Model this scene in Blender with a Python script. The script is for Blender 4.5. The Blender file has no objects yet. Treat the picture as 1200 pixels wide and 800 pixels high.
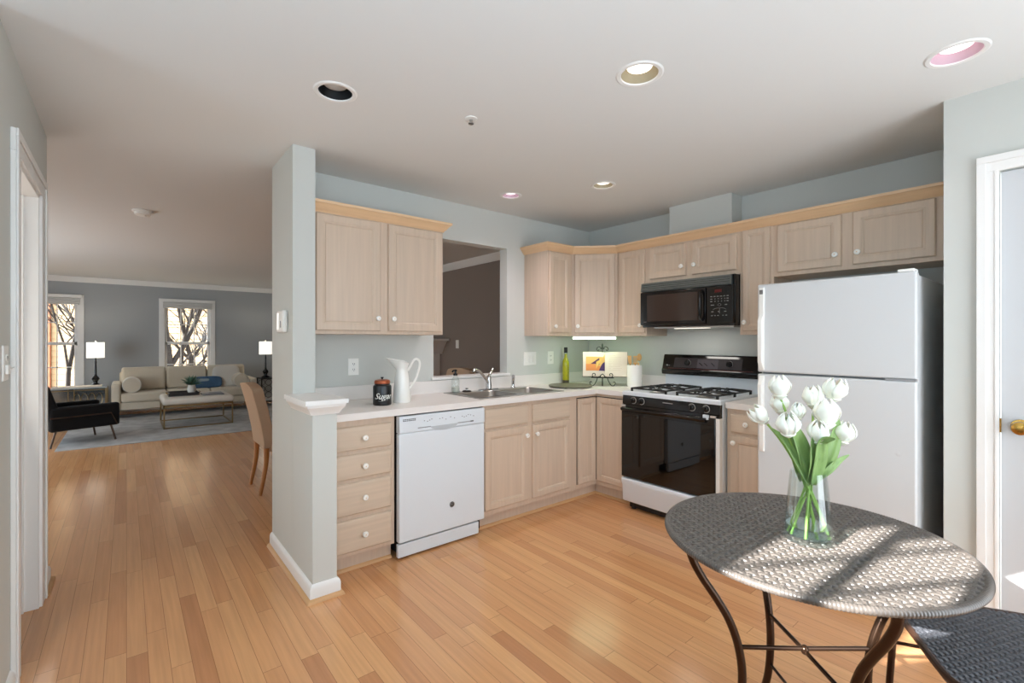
import bpy, math, random
import numpy as np
from mathutils import Matrix, Vector
R = math.radians
scn = bpy.context.scene
COL = scn.collection
random.seed(7)

# ------------------------------------------------------------------ camera
H = 1.326
cam_d = bpy.data.cameras.new('camera')
cam = bpy.data.objects.new('camera', cam_d); COL.objects.link(cam)
cam.location = (0, 0, H); cam.rotation_euler = (R(90), 0, R(-39.436))
cam_d.sensor_width = 36; cam_d.lens = 549.3 / 1200 * 36
cam_d.shift_y = -1.4 / 1200; cam_d.clip_start = 0.02; cam_d.clip_end = 200
scn.camera = cam
# ------------------------------------------------------------------ view
vs = scn.view_settings
vs.view_transform = 'Standard'; vs.look = 'None'; vs.gamma = 1.0; vs.use_curve_mapping = False
vs.exposure = 0.14
scn.cycles.max_bounces = 10; scn.cycles.diffuse_bounces = 6; scn.cycles.glossy_bounces = 4
scn.cycles.transparent_max_bounces = 16; scn.cycles.transmission_bounces = 6
scn.cycles.sample_clamp_indirect = 6.0
scn.cycles.caustics_reflective = False; scn.cycles.caustics_refractive = False
scn.cycles.use_denoising = True
# ------------------------------------------------------------------ world + sun
SKY = 5.0
wd = bpy.data.worlds.new('sky'); scn.world = wd; wd.use_nodes = True
bg = wd.node_tree.nodes['Background']; bg.inputs[0].default_value = (0.86, 0.93, 1.0, 1); bg.inputs[1].default_value = SKY
SUN_DIR = Vector((0.9979, -0.065, -0.42)).normalized()
sun_d = bpy.data.lights.new('sun', 'SUN'); sun_d.energy = 28.0; sun_d.angle = R(0.53); sun_d.color = (1.0, 0.985, 0.96)
sun = bpy.data.objects.new('sun', sun_d); COL.objects.link(sun)
sun.rotation_euler = SUN_DIR.to_track_quat('-Z', 'Y').to_euler(); sun.location = (-8, 1, 6)


def area(name, loc, direction, w, h, power, color=(1, 1, 1), portal=False):
    d = bpy.data.lights.new(name, 'AREA'); d.shape = 'RECTANGLE'; d.size = w; d.size_y = h
    d.energy = power; d.color = color
    o = bpy.data.objects.new(name, d); COL.objects.link(o); o.location = loc
    o.rotation_euler = Vector(direction).to_track_quat('-Z', 'Y').to_euler()
    if portal: d.cycles.is_portal = True
    return o


# fill lights added out of view at made-up openings around the kitchen, hall and living room
BAY_N = Vector((0.5, 0.866, 0)); BAY_T = Vector((0.866, -0.5, 0))
area('added_camera_fill', (-0.20, -0.335, 1.6), (0.12, 0.9, 0.72), 1.5, 1.2, 44, (0.61, 0.815, 1.0))  # broad fill added just behind the camera, tilted up to lift the ceiling
area('added_rear_fill', (1.9, -1.02, 1.1), (0.0, 1, 0.0), 1.7, 2.0, 2, (0.61, 0.815, 1.0))  # weak fill added in the invented rear opening
area('added_living_fill', (-2.60, 6.9, 1.15), (1, 0, -0.3), 3.3, 1.3, 25, (0.72, 0.87, 1.0))  # side fill added to lift the living room
area('added_nook_fill', (-2.575, 1.52, 1.5), (1, 0.3, 0.45), 0.75, 1.1, 24, (0.61, 0.815, 1.0))  # fill added to lift the left ceiling and hall
area('added_hall_fill', (-0.50, 2.98, 1.1), (1, -0.3, 0.2), 0.5, 1.8, 4.2, (1.0, 0.93, 0.86))  # warm fill added inside the doorway to lift the hall
area('window_portal_a', (-1.04, 11.34, 1.2), (0, -1, 0), 0.74, 1.6, 1, portal=True)
area('window_portal_b', (0.94, 11.34, 1.2), (0, -1, 0), 0.74, 1.6, 1, portal=True)


# ------------------------------------------------------------------ helpers: colour, materials
def lin(c):
    return tuple(((v / 255) / 12.92 if v / 255 <= 0.04045 else ((v / 255 + 0.055) / 1.055) ** 2.4) for v in c)


def mat(name, c, rough=0.5, metal=0.0, spec=0.5, emit=None, es=0.0, coat=0.0, noise=0.0, nscale=8.0, bump=0.0, bscale=60.0, stretch=(1, 1, 1), sheen=0.0):
    m = bpy.data.materials.new(name); m.use_nodes = True
    nt = m.node_tree; p = nt.nodes['Principled BSDF']
    L = lin(c)
    p.inputs['Base Color'].default_value = (*L, 1)
    p.inputs['Roughness'].default_value = rough; p.inputs['Metallic'].default_value = metal
    p.inputs['Specular IOR Level'].default_value = spec
    p.inputs['Coat Weight'].default_value = coat
    if sheen: p.inputs['Sheen Weight'].default_value = sheen
    if emit:
        p.inputs['Emission Color'].default_value = (*lin(emit), 1); p.inputs['Emission Strength'].default_value = es
    if noise or bump:
        tc = nt.nodes.new('ShaderNodeTexCoord'); mp = nt.nodes.new('ShaderNodeMapping'); mp.inputs['Scale'].default_value = stretch
        nt.links.new(tc.outputs['Object'], mp.inputs['Vector'])
    if noise:
        nz = nt.nodes.new('ShaderNodeTexNoise'); nz.inputs['Scale'].default_value = nscale; nz.inputs['Detail'].default_value = 5
        nt.links.new(mp.outputs[0], nz.inputs['Vector'])
        rp = nt.nodes.new('ShaderNodeMapRange'); rp.inputs['From Min'].default_value = 0.3; rp.inputs['From Max'].default_value = 0.7
        rp.inputs['To Min'].default_value = 1 - noise; rp.inputs['To Max'].default_value = 1 + noise
        nt.links.new(nz.outputs['Fac'], rp.inputs['Value'])
        mx = nt.nodes.new('ShaderNodeMix'); mx.data_type = 'RGBA'; mx.blend_type = 'MULTIPLY'; mx.inputs[0].default_value = 1
        mx.inputs[6].default_value = (*L, 1); nt.links.new(rp.outputs[0], mx.inputs[7]); nt.links.new(mx.outputs[2], p.inputs['Base Color'])
    if bump:
        nb = nt.nodes.new('ShaderNodeTexNoise'); nb.inputs['Scale'].default_value = bscale; nb.inputs['Detail'].default_value = 4
        nt.links.new(mp.outputs[0], nb.inputs['Vector'])
        bp = nt.nodes.new('ShaderNodeBump'); bp.inputs['Strength'].default_value = bump; bp.inputs['Distance'].default_value = 0.003
        nt.links.new(nb.outputs['Fac'], bp.inputs['Height']); nt.links.new(bp.outputs[0], p.inputs['Normal'])
    return m


def clear(name, tint=(1, 1, 1), gloss=0.08, rough=0.02):
    m = bpy.data.materials.new(name); m.use_nodes = True; nt = m.node_tree
    for n in list(nt.nodes): nt.nodes.remove(n)
    out = nt.nodes.new('ShaderNodeOutputMaterial'); tr = nt.nodes.new('ShaderNodeBsdfTransparent'); gl = nt.nodes.new('ShaderNodeBsdfGlossy')
    tr.inputs[0].default_value = (*tint, 1); gl.inputs['Roughness'].default_value = rough
    lw = nt.nodes.new('ShaderNodeLayerWeight'); lw.inputs[0].default_value = 0.35
    mr = nt.nodes.new('ShaderNodeMapRange'); mr.inputs['To Min'].default_value = gloss * 0.5; mr.inputs['To Max'].default_value = min(1, gloss * 7)
    nt.links.new(lw.outputs['Facing'], mr.inputs['Value'])
    mx = nt.nodes.new('ShaderNodeMixShader'); nt.links.new(mr.outputs[0], mx.inputs[0]); nt.links.new(tr.outputs[0], mx.inputs[1]); nt.links.new(gl.outputs[0], mx.inputs[2])
    nt.links.new(mx.outputs[0], out.inputs[0])
    return m


def floor_mat():
    m = bpy.data.materials.new('strip_oak_floor'); m.use_nodes = True; nt = m.node_tree; p = nt.nodes['Principled BSDF']; N = nt.nodes.new; K = nt.links.new
    geo = N('ShaderNodeNewGeometry'); sx = N('ShaderNodeSeparateXYZ'); K(geo.outputs['Position'], sx.inputs[0])

    def mth(op, a, b=None, clampv=False):
        n = N('ShaderNodeMath'); n.operation = op
        for i, v in enumerate((a, b)):
            if v is None: continue
            if isinstance(v, (int, float)): n.inputs[i].default_value = v
            else: K(v, n.inputs[i])
        return n.outputs[0]
    WD, LN = 0.070, 0.92
    fx = mth('DIVIDE', sx.outputs[0], WD); ix = mth('FLOOR', fx); rx = mth('SUBTRACT', fx, ix)
    w1 = N('ShaderNodeTexWhiteNoise'); w1.noise_dimensions = '1D'; K(ix, w1.inputs['W'])
    fy = mth('ADD', mth('DIVIDE', sx.outputs[1], LN), mth('MULTIPLY', w1.outputs['Value'], 7.3)); iy = mth('FLOOR', fy); ry = mth('SUBTRACT', fy, iy)
    cv = N('ShaderNodeCombineXYZ'); K(ix, cv.inputs[0]); K(iy, cv.inputs[1])
    w2 = N('ShaderNodeTexWhiteNoise'); w2.noise_dimensions = '2D'; K(cv.outputs[0], w2.inputs['Vector'])
    cr = N('ShaderNodeValToRGB'); e = cr.color_ramp.elements
    e[0].position = 0.0; e[0].color = (*lin((188, 132, 90)), 1); e[1].position = 1.0; e[1].color = (*lin((216, 164, 114)), 1)
    for pos, c in ((0.12, (200, 144, 98)), (0.35, (207, 152, 105)), (0.8, (211, 158, 110))):
        q = cr.color_ramp.elements.new(pos); q.color = (*lin(c), 1)
    K(w2.outputs['Value'], cr.inputs[0])
    mp = N('ShaderNodeMapping'); mp.inputs['Scale'].default_value = (60, 2.2, 1); K(geo.outputs['Position'], mp.inputs[0])
    vo = N('ShaderNodeVectorMath'); vo.operation = 'ADD'; K(mp.outputs[0], vo.inputs[0]); K(w2.outputs['Color'], vo.inputs[1])
    nz = N('ShaderNodeTexNoise'); nz.inputs['Scale'].default_value = 1.0; nz.inputs['Detail'].default_value = 6; K(vo.outputs[0], nz.inputs['Vector'])
    g = N('ShaderNodeMapRange'); g.inputs['From Min'].default_value = 0.3; g.inputs['From Max'].default_value = 0.7; g.inputs['To Min'].default_value = 0.9; g.inputs['To Max'].default_value = 1.07
    K(nz.outputs['Fac'], g.inputs['Value'])
    mx = N('ShaderNodeMix'); mx.data_type = 'RGBA'; mx.blend_type = 'MULTIPLY'; mx.inputs[0].default_value = 1; K(cr.outputs[0], mx.inputs[6]); K(g.outputs[0], mx.inputs[7])
    dx = mth('MINIMUM', rx, mth('SUBTRACT', 1.0, rx)); dy = mth('MINIMUM', ry, mth('SUBTRACT', 1.0, ry))
    gap = mth('MAXIMUM', mth('LESS_THAN', dx, 0.014), mth('LESS_THAN', dy, 0.0013))
    m2 = N('ShaderNodeMix'); m2.data_type = 'RGBA'; K(mth('MULTIPLY', gap, 0.55), m2.inputs[0]); K(mx.outputs[2], m2.inputs[6]); m2.inputs[7].default_value = (*lin((96, 58, 34)), 1)
    K(m2.outputs[2], p.inputs['Base Color'])
    p.inputs['Roughness'].default_value = 0.19; p.inputs['Specular IOR Level'].default_value = 0.6
    bp = N('ShaderNodeBump'); bp.inputs['Strength'].default_value = 0.25; bp.inputs['Distance'].default_value = 0.001; bp.invert = True
    K(gap, bp.inputs['Height']); K(bp.outputs[0], p.inputs['Normal'])
    return m


def rug_mat():
    m = mat('faded_rug', (176, 176, 176), 0.95, spec=0.1, noise=0.22, nscale=5, bump=0.4, bscale=300)
    return m


M = {}
M['paint'] = mat('grey_green_wall_paint', (203, 205, 200), 0.75, spec=0.25, bump=0.03, bscale=250)
M['paint_far'] = mat('grey_living_room_paint', (164, 167, 168), 0.75, spec=0.25)
M['paint_taupe'] = mat('taupe_accent_paint', (138, 126, 118), 0.75, spec=0.2)
M['ceil'] = mat('ceiling_paint', (222, 223, 221), 0.85, spec=0.2)
M['trim'] = mat('white_trim_paint', (232, 231, 228), 0.4)
M['floor'] = floor_mat()
M['wood'] = mat('pickled_maple', (205, 184, 163), 0.42, noise=0.06, nscale=1.0, stretch=(45, 45, 2.0))
M['woodh'] = mat('pickled_maple_horizontal', (205, 186, 165), 0.42, noise=0.06, nscale=1.0, stretch=(2.0, 45, 45))
M['crown'] = mat('honey_maple_moulding', (222, 186, 146), 0.4, noise=0.05, nscale=1.0, stretch=(3, 3, 60))
M['shoe'] = mat('oak_shoe_moulding', (205, 160, 112), 0.45)
M['white'] = mat('white_enamel', (220, 227, 233), 0.28, bump=0.0)
M['fridge'] = mat('white_textured_enamel', (208, 210, 211), 0.42, bump=0.08, bscale=500)
M['plastic'] = mat('white_plastic', (236, 235, 230), 0.4)
M['ceramic'] = mat('white_ceramic', (240, 238, 232), 0.15)
M['lam'] = mat('white_laminate', (232, 228, 224), 0.35)
M['black'] = mat('black_enamel', (14, 13, 13), 0.12)
M['blackglass'] = mat('black_glass', (9, 8, 8), 0.03, spec=0.6)
M['microglass'] = mat('tinted_window_glass', (52, 42, 38), 0.06, spec=0.6)
M['blackmatte'] = mat('cast_iron', (16, 16, 17), 0.45)
M['dark'] = mat('dark_gap', (20, 18, 16), 0.8)
M['steel'] = mat('brushed_steel', (176, 174, 172), 0.3, metal=1.0)
M['chrome'] = mat('chrome', (205, 205, 206), 0.1, metal=1.0)
M['brass'] = mat('brass', (206, 162, 84), 0.2, metal=1.0)
M['grey'] = mat('grey_print', (150, 152, 154), 0.4)
M['greydark'] = mat('dark_grey_print', (70, 72, 74), 0.4)
M['silverink'] = mat('silver_print', (150, 148, 145), 0.4)
M['red'] = mat('red_display', (70, 6, 6), 0.3, emit=(150, 16, 14), es=0.08)
M['glass'] = clear('clear_glass', (0.94, 0.975, 0.965), 0.055)
M['pane'] = clear('window_pane', (0.97, 0.98, 0.98), 0.03)
M['water'] = clear('water', (0.84, 0.93, 0.91), 0.16)
M['wicker'] = mat('grey_brown_wicker', (88, 82, 77), 0.30, spec=0.6, noise=0.2, nscale=60, stretch=(3, 1, 1))
M['wickerdark'] = mat('dark_wicker', (84, 86, 92), 0.4, spec=0.6, noise=0.2, nscale=60)
M['bronze'] = mat('bronze_iron_tube', (62, 44, 32), 0.22, metal=0.75)
M['petal'] = mat('white_petal', (250, 248, 234), 0.45, sheen=0.2)
M['petal'].node_tree.nodes['Principled BSDF'].inputs['Subsurface Weight'].default_value = 0.15
M['stem'] = mat('green_stem', (150, 186, 92), 0.45)
M['leaf'] = mat('tulip_leaf', (134, 166, 98), 0.4, noise=0.15, nscale=1, stretch=(80, 80, 4))


# ------------------------------------------------------------------ helpers: mesh builder
class MB:
    def __init__(s, T=None): s.v = []; s.f = []; s.T = T

    def add(s, vs, fs):
        n = len(s.v)
        if s.T is not None: vs = [s.T @ Vector(p) for p in vs]
        s.v += [tuple(p) for p in vs]; s.f += [tuple(i + n for i in f) for f in fs]; return s

    def box(s, x0, x1, y0, y1, z0, z1):
        v = [(x, y, z) for z in (z0, z1) for y in (y0, y1) for x in (x0, x1)]
        return s.add(v, [(0, 2, 3, 1), (4, 5, 7, 6), (0, 1, 5, 4), (2, 6, 7, 3), (0, 4, 6, 2), (1, 3, 7, 5)])

    def cbox(s, c, d): return s.box(c[0] - d[0] / 2, c[0] + d[0] / 2, c[1] - d[1] / 2, c[1] + d[1] / 2, c[2] - d[2] / 2, c[2] + d[2] / 2)

    def prism(s, poly, z0, z1):
        n = len(poly)
        v = [(x, y, z0) for x, y in poly] + [(x, y, z1) for x, y in poly]
        return s.add(v, [tuple(range(n))[::-1], tuple(range(n, 2 * n))] + [(i, (i + 1) % n, n + (i + 1) % n, n + i) for i in range(n)])

    def loops(s, L, close_ends=True, ring=True):
        n = len(L[0]); v = [p for l in L for p in l]; f = []
        for k in range(len(L) - 1):
            for i in range(n if ring else n - 1):
                j = (i + 1) % n; f.append((k * n + i, k * n + j, (k + 1) * n + j, (k + 1) * n + i))
        if close_ends and ring:
            f.append(tuple(range(n))[::-1]); f.append(tuple(range((len(L) - 1) * n, len(L) * n)))
        return s.add(v, f)

    def lathe(s, prof, c=(0, 0, 0), n=28, sx=1, sy=1, axis='z', cap=True):
        L = []
        for r, z in prof:
            l = []
            for i in range(n):
                a = 2 * math.pi * i / n; p = (r * sx * math.cos(a), r * sy * math.sin(a), z)
                if axis == 'y': p = (p[0], -p[2], p[1])     # +z of the profile points to -y
                if axis == 'x': p = (p[2], p[0], p[1])
                if axis == '-x': p = (-p[2], -p[0], p[1])
                l.append((c[0] + p[0], c[1] + p[1], c[2] + p[2]))
            L.append(l)
        return s.loops(L, close_ends=cap)

    def tube(s, pts, r, n=10, rs=None, closed=False):
        P = [Vector(p) for p in pts]; L = []; up = None; m = len(P)
        for i, p in enumerate(P):
            if closed: t = (P[(i + 1) % m] - P[i - 1])
            else: t = P[min(i + 1, m - 1)] - P[max(i - 1, 0)]
            t.normalize()
            if up is None:
                up = Vector((0, 0, 1)) if abs(t.z) < 0.9 else Vector((1, 0, 0))
            a = (up - t * up.dot(t)).normalized(); b = t.cross(a); up = a
            rr = rs[i] if rs else r
            L.append([tuple(p + a * rr * math.cos(2 * math.pi * k / n) + b * rr * math.sin(2 * math.pi * k / n)) for k in range(n)])
        if closed: L.append(L[0]); return s.loops(L, close_ends=False)
        return s.loops(L)

    def sweep(s, path, prof):
        """profile (offset to the right of the path, z) along a 2-D polyline with mitred corners"""
        P = [Vector((x, y)) for x, y in path]; L = []
        for i, p in enumerate(P):
            d0 = (P[i] - P[i - 1]).normalized() if i > 0 else None
            d1 = (P[i + 1] - P[i]).normalized() if i < len(P) - 1 else None
            n0 = Vector((d0.y, -d0.x)) if d0 else None; n1 = Vector((d1.y, -d1.x)) if d1 else None
            if n0 and n1:
                b = (n0 + n1).normalized(); k = 1 / max(0.2, b.dot(n0))
            else:
                b = n0 or n1; k = 1
            L.append([(p.x + b.x * o * k, p.y + b.y * o * k, z) for o, z in prof])
        return s.loops(L)

    def blob(s, c, d, e1=0.5, e2=0.5, nu=24, nv=14):
        """superellipsoid: pillow or cushion"""
        sg = lambda w, e: math.copysign(abs(w) ** e, w)
        L = []
        for j in range(nv + 1):
            ph = -math.pi / 2 + math.pi * j / nv
            if j in (0, nv): ph *= 0.995
            L.append([(c[0] + d[0] / 2 * sg(math.cos(ph), e1) * sg(math.cos(2 * math.pi * i / nu), e2),
                       c[1] + d[1] / 2 * sg(math.cos(ph), e1) * sg(math.sin(2 * math.pi * i / nu), e2),
                       c[2] + d[2] / 2 * sg(math.sin(ph), e1)) for i in range(nu)])
        return s.loops(L)


def wm(o):
    return (wm(o.parent) if o.parent else Matrix()) @ o.matrix_basis


def part(name, mb, m, parent=None, bevel=0.0, seg=2, smooth=None, label=None, local=False, sharp=35):
    me = bpy.data.meshes.new(name)
    vs = mb.v
    if parent is not None and not local:
        I = wm(parent).inverted(); vs = [tuple(I @ Vector(p)) for p in vs]
    me.from_pydata(vs, [], mb.f); me.materials.append(M[m] if isinstance(m, str) else m)
    import bmesh
    b = bmesh.new(); b.from_mesh(me); bmesh.ops.recalc_face_normals(b, faces=b.faces); b.to_mesh(me); b.free()
    o = bpy.data.objects.new(name, me); COL.objects.link(o); o.parent = parent
    if smooth is None: smooth = True
    if smooth:
        me.shade_smooth(); me.set_sharp_from_angle(angle=R(sharp))
    if bevel:
        md = o.modifiers.new('bevel', 'BEVEL'); md.width = bevel; md.segments = seg; md.limit_method = 'ANGLE'; md.angle_limit = R(40)
    if label: o['label'] = label
    return o


def tag(o, label, cat, group=None):
    o['label'] = label; o['category'] = cat
    if group: o['group'] = group
    return o


def thing(name, label, cat, loc=(0, 0, 0), rotz=0.0, group=None):
    o = bpy.data.objects.new(name, None); COL.objects.link(o); o.empty_display_size = 0.1
    o.location = loc; o.rotation_euler = (0, 0, rotz)
    o.matrix_basis = Matrix.Translation(loc) @ Matrix.Rotation(rotz, 4, 'Z')
    return tag(o, label, cat, group)


def struct(name, mb, m, parent=None, bevel=0.0, **k):
    o = part(name, mb, m, parent, bevel, **k)
    if parent is None: o['kind'] = 'structure'
    return o


def copy_tree(o, parent=None):
    c = o.copy(); COL.objects.link(c)
    if parent is not None: c.parent = parent
    for ch in list(o.children): copy_tree(ch, c)
    return c


def spline(pts, n=6):
    """Catmull-Rom through points"""
    P = [Vector(p) for p in pts]; out = []
    for i in range(len(P) - 1):
        p0, p1, p2, p3 = P[max(i - 1, 0)], P[i], P[i + 1], P[min(i + 2, len(P) - 1)]
        for k in range(n):
            t = k / n
            out.append(0.5 * ((2 * p1) + (p2 - p0) * t + (2 * p0 - 5 * p1 + 4 * p2 - p3) * t * t + (3 * p1 - p0 - 3 * p2 + p3) * t ** 3))
    out.append(P[-1]); return out


def grid_wall(mb, axis, fixed, a0, a1, z0, z1, holes):
    """wall of boxes with rectangular holes; axis 'x' runs along x (fixed = y0,y1), 'y' runs along y (fixed = x0,x1)"""
    A = sorted({a0, a1, *[h[0] for h in holes], *[h[1] for h in holes]}); Zs = sorted({z0, z1, *[h[2] for h in holes], *[h[3] for h in holes]})
    for i in range(len(A) - 1):
        for j in range(len(Zs) - 1):
            ca, cz = (A[i] + A[i + 1]) / 2, (Zs[j] + Zs[j + 1]) / 2
            if any(h[0] < ca < h[1] and h[2] < cz < h[3] for h in holes): continue
            if axis == 'x': mb.box(A[i], A[i + 1], fixed[0], fixed[1], Zs[j], Zs[j + 1])
            else: mb.box(fixed[0], fixed[1], A[i], A[i + 1], Zs[j], Zs[j + 1])
    return mb


# ================================================================== STRUCTURE
CEIL = 2.44; YS = 3.228; XS = 3.685; YF = 11.25
struct('floor', MB().box(-2.75, 3.85, -1.15, 11.4, -0.12, 0), 'floor', smooth=False)
# ceiling with round holes for the recessed lights
CANS = [(0.725, 2.13, 0.076), (1.66, 1.177, 0.080), (2.494, 0.31, 0.080), (2.647, 2.186, 0.072), (2.284, 2.793, 0.066)]
cu = bpy.data.curves.new('ceiling_outline', 'CURVE'); cu.dimensions = '2D'; cu.fill_mode = 'BOTH'; cu.extrude = 0.01


def poly(pts):
    s = cu.splines.new('POLY'); s.points.add(len(pts) - 1)
    for q, p in zip(s.points, pts): q.co = (p[0], p[1], 0, 1)
    s.use_cyclic_u = True


poly([(-2.75, 1.06), (0.95, -1.08), (3.85, -1.15), (3.85, 11.4), (-2.75, 11.4)])
for x, y, r in CANS: poly([(x + r * math.cos(a * math.pi / 20), y + r * math.sin(a * math.pi / 20)) for a in range(40)])
tmp = bpy.data.objects.new('ceiling_outline', cu); COL.objects.link(tmp)
dg = bpy.context.evaluated_depsgraph_get()
cme = bpy.data.meshes.new_from_object(tmp.evaluated_get(dg)); bpy.data.objects.remove(tmp)
ceil = bpy.data.objects.new('ceiling', cme); cme.name = 'ceiling'; cme.materials.clear(); cme.materials.append(M['ceil']); COL.objects.link(ceil)
ceil.location = (0, 0, CEIL + 0.01); ceil['kind'] = 'structure'

# wall with the sink: pass-through opening
mb = grid_wall(MB(), 'x', (YS, YS + 0.10), 0.728, XS, 0, CEIL, [(1.858, 2.596, 1.035, 2.135)])
mb.box(0.728, 0.852, 2.845, YS, 0, CEIL)
struct('wall_sink', mb, 'paint', smooth=False)
mb = MB().box(XS, XS + 0.12, 0.30, YS + 0.10, 0, CEIL); mb.box(2.945, XS, 0.30, 0.41, 0, CEIL)
mb.box(3.52, XS, 1.675, 2.2, 2.1, CEIL)
struct('wall_stove', mb, 'paint', smooth=False)
struct('wall_taupe', MB().box(XS, XS + 0.12, YS + 0.10, YF, 0, CEIL), 'paint_taupe', smooth=False)
mb = grid_wall(MB(), 'y', (2.945, 3.065), -1.10, 0.30, 0, CEIL, [(-0.535, 0.229, 0, 2.066)])
struct('wall_right', mb, 'paint', smooth=False)
mb = grid_wall(MB(), 'y', (-0.458, -0.338), 2.27, 3.61, 0, CEIL, [(2.67, 3.29, 0, 2.045)])
mb.box(-2.72, -0.458, 3.49, 3.61, 0, CEIL)
struct('wall_left', mb, 'paint', smooth=False)
WIN = [(-1.41, -0.67, 0.42, 2.02), (0.57, 1.31, 0.42, 2.02)]
mb = grid_wall(MB(), 'x', (YF, YF + 0.12), -2.72, XS + 0.12, 0, CEIL, WIN)
struct('wall_far', mb, 'paint_far', smooth=False)
struct('wall_living_left', grid_wall(MB(), 'y', (-2.72, -2.6), 3.61, YF, 0, CEIL, [(5.2, 8.6, 0.4, 2.1)]), 'paint_far', smooth=False)  # unseen opening made up for the living-room fill
struct('sun_blocker_living', MB().box(-7.2, -7.0, 3.4, 14, -1.6, 4.2), 'paint', smooth=False)  # unseen slab added to keep the sun out of the living-room side opening
# breakfast end behind the camera
mb = MB().box(-2.72, -0.458, 2.27, 2.37, 0, CEIL); grid_wall(mb, 'y', (-2.72, -2.6), 1.0, 3.49, 0, CEIL, [(1.12, 1.9, 0.9, 2.1)])
struct('wall_nook', mb, 'paint', smooth=False)
mb = grid_wall(MB(), 'x', (-1.10, -0.98), 0.86, 2.945, 0, CEIL, [(1.05, 2.75, 0.05, 2.1)])
struct('wall_back', mb, 'paint', smooth=False)
BAY = Matrix.Translation((-2.6, 1.039, 0)) @ Matrix.Rotation(R(-30), 4, 'Z')   # local x along the bay wall, +y into the room
mb = grid_wall(MB(BAY), 'x', (-0.06, 0), -0.1, 4.1, 0, CEIL, [(0.32, 1.75, 1.945, 2.38), (1.95, 3.45, 0.9, 2.2)])  # high opening sized for the sun patch, wide one made up for the fill
struct('wall_bay', mb, 'paint', smooth=False)
mb = MB(BAY).box(1.9, 3.5, -0.075, -0.062, 0.85, 2.25)  # unseen panel added behind the bay fill to stop the sun
mb2 = MB().box(-2.70, -2.69, 1.1, 1.92, 0.88, 2.12)  # unseen panel added behind the nook fill to stop the sun
struct('window_5', mb2, 'trim', smooth=False)
struct('window_4', mb, 'trim', smooth=False)
mb = MB(BAY)
mb.box(0.85, 1.75, -0.045, -0.015, 2.27, 2.38)  # board added across the pane tops to shorten the sun patch
mb.box(0.80, 0.85, -0.045, -0.015, 1.945, 2.38); mb.box(1.29, 1.34, -0.045, -0.015, 1.945, 2.38)
for z in (2.05, 2.20): mb.box(0.32, 1.75, -0.037, -0.023, z - 0.007, z + 0.007)
struct('window_3', mb, 'trim', smooth=False)
mb = MB()
for x in (1.05, 1.86, 1.90, 2.71): mb.box(x, x + 0.04, -1.075, -1.035, 0.05, 2.1)
mb.box(1.05, 2.75, -1.075, -1.035, 2.06, 2.1)
struct('added_door_frame', mb, 'trim', smooth=False)  # unseen frame invented around the rear fill opening

# pass-through: white sill and lining
mb = MB().box(1.835, 2.62, YS - 0.022, YS + 0.12, 1.015, 1.037)
struct('trim_1', mb, 'trim', bevel=0.003)
# half-height post with white cap at the end of the counter
struct('wall_post', MB().box(0.728, 0.852, 2.479, 2.845, 0, 0.96), 'paint', bevel=0.003)
cap_prof = [(0.0, 0.945), (0.010, 0.945), (0.012, 0.953), (0.020, 0.965), (0.034, 0.985), (0.036, 0.999), (0.045, 0.999), (0.045, 1.022), (0.0, 1.022)]
mb = MB().sweep([(0.728, 2.845), (0.728, 2.479), (0.852, 2.479), (0.852, 2.66)], cap_prof)
mb.box(0.728, 0.852, 2.479, 2.845, 0.96, 1.022)
struct('trim_2', mb, 'trim', sharp=25)
base_prof = [(0, 0), (0.015, 0), (0.015, 0.065), (0.011, 0.078), (0.006, 0.084), (0, 0.088)]
shoe_prof = [(0.015, 0), (0.032, 0), (0.031, 0.008), (0.026, 0.015), (0.015, 0.02)]
for nm, path in (('baseboard_post', [(0.728, 3.33), (0.728, 2.479), (0.852, 2.479), (0.852, 2.615)]), ('baseboard_left', [(-0.338, 3.405), (-0.338, 3.61), (-0.6, 3.61)])):
    o = struct(nm, MB().sweep(path, base_prof), 'trim', sharp=25)
    part('shoe_moulding', MB().sweep(path, shoe_prof), 'shoe', o, label='honey oak shoe moulding strip')
path = [(-0.338, 2.27), (-0.338, 2.555)]
o = struct('baseboard_hall', MB().sweep(path, base_prof), 'trim', sharp=25)
path = [(2.945, 0.41), (2.945, 0.297)]
o = struct('baseboard_right', MB().sweep([(3.3, 0.41), (2.945, 0.41), (2.945, 0.299)][1:], base_prof), 'trim', sharp=25)
# living-room crown moulding
crown_room = [(0, 2.35), (0.012, 2.35), (0.02, 2.365), (0.05, 2.40), (0.07, 2.425), (0.075, 2.44), (0, 2.44)]
struct('trim_3', MB().sweep([(-2.6, YF), (XS, YF), (XS, YS + 0.10)], crown_room), 'trim', sharp=25)
struct('baseboard_far', MB().sweep([(-2.6, YF), (XS, YF), (XS, YS + 0.10)], base_prof), 'trim', sharp=25)

# doorway in the left wall: casing, jamb and stop
mb = MB()
for y0, y1 in ((2.555, 2.67), (3.29, 3.405)):
    mb.box(-0.338, -0.322, y0, y1, 0, 2.045); 
    yo = y0 if y0 < 3 else y1 - 0.03
    mb.box(-0.322, -0.314, yo, yo + 0.03, 0, 2.10)
mb.box(-0.338, -0.322, 2.555, 3.405, 2.045, 2.13); mb.box(-0.322, -0.314, 2.555, 3.405, 2.10, 2.13)
struct('trim_4', mb, 'trim', bevel=0.003)
mb = MB().box(-0.47, -0.334, 3.274, 3.292, 0, 2.045); mb.box(-0.47, -0.334, 2.668, 2.686, 0, 2.045); mb.box(-0.47, -0.334, 2.67, 3.29, 2.029, 2.047)
mb.box(-0.425, -0.385, 3.258, 3.276, 0, 2.03)
struct('trim_5', mb, 'trim', bevel=0.002)

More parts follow.
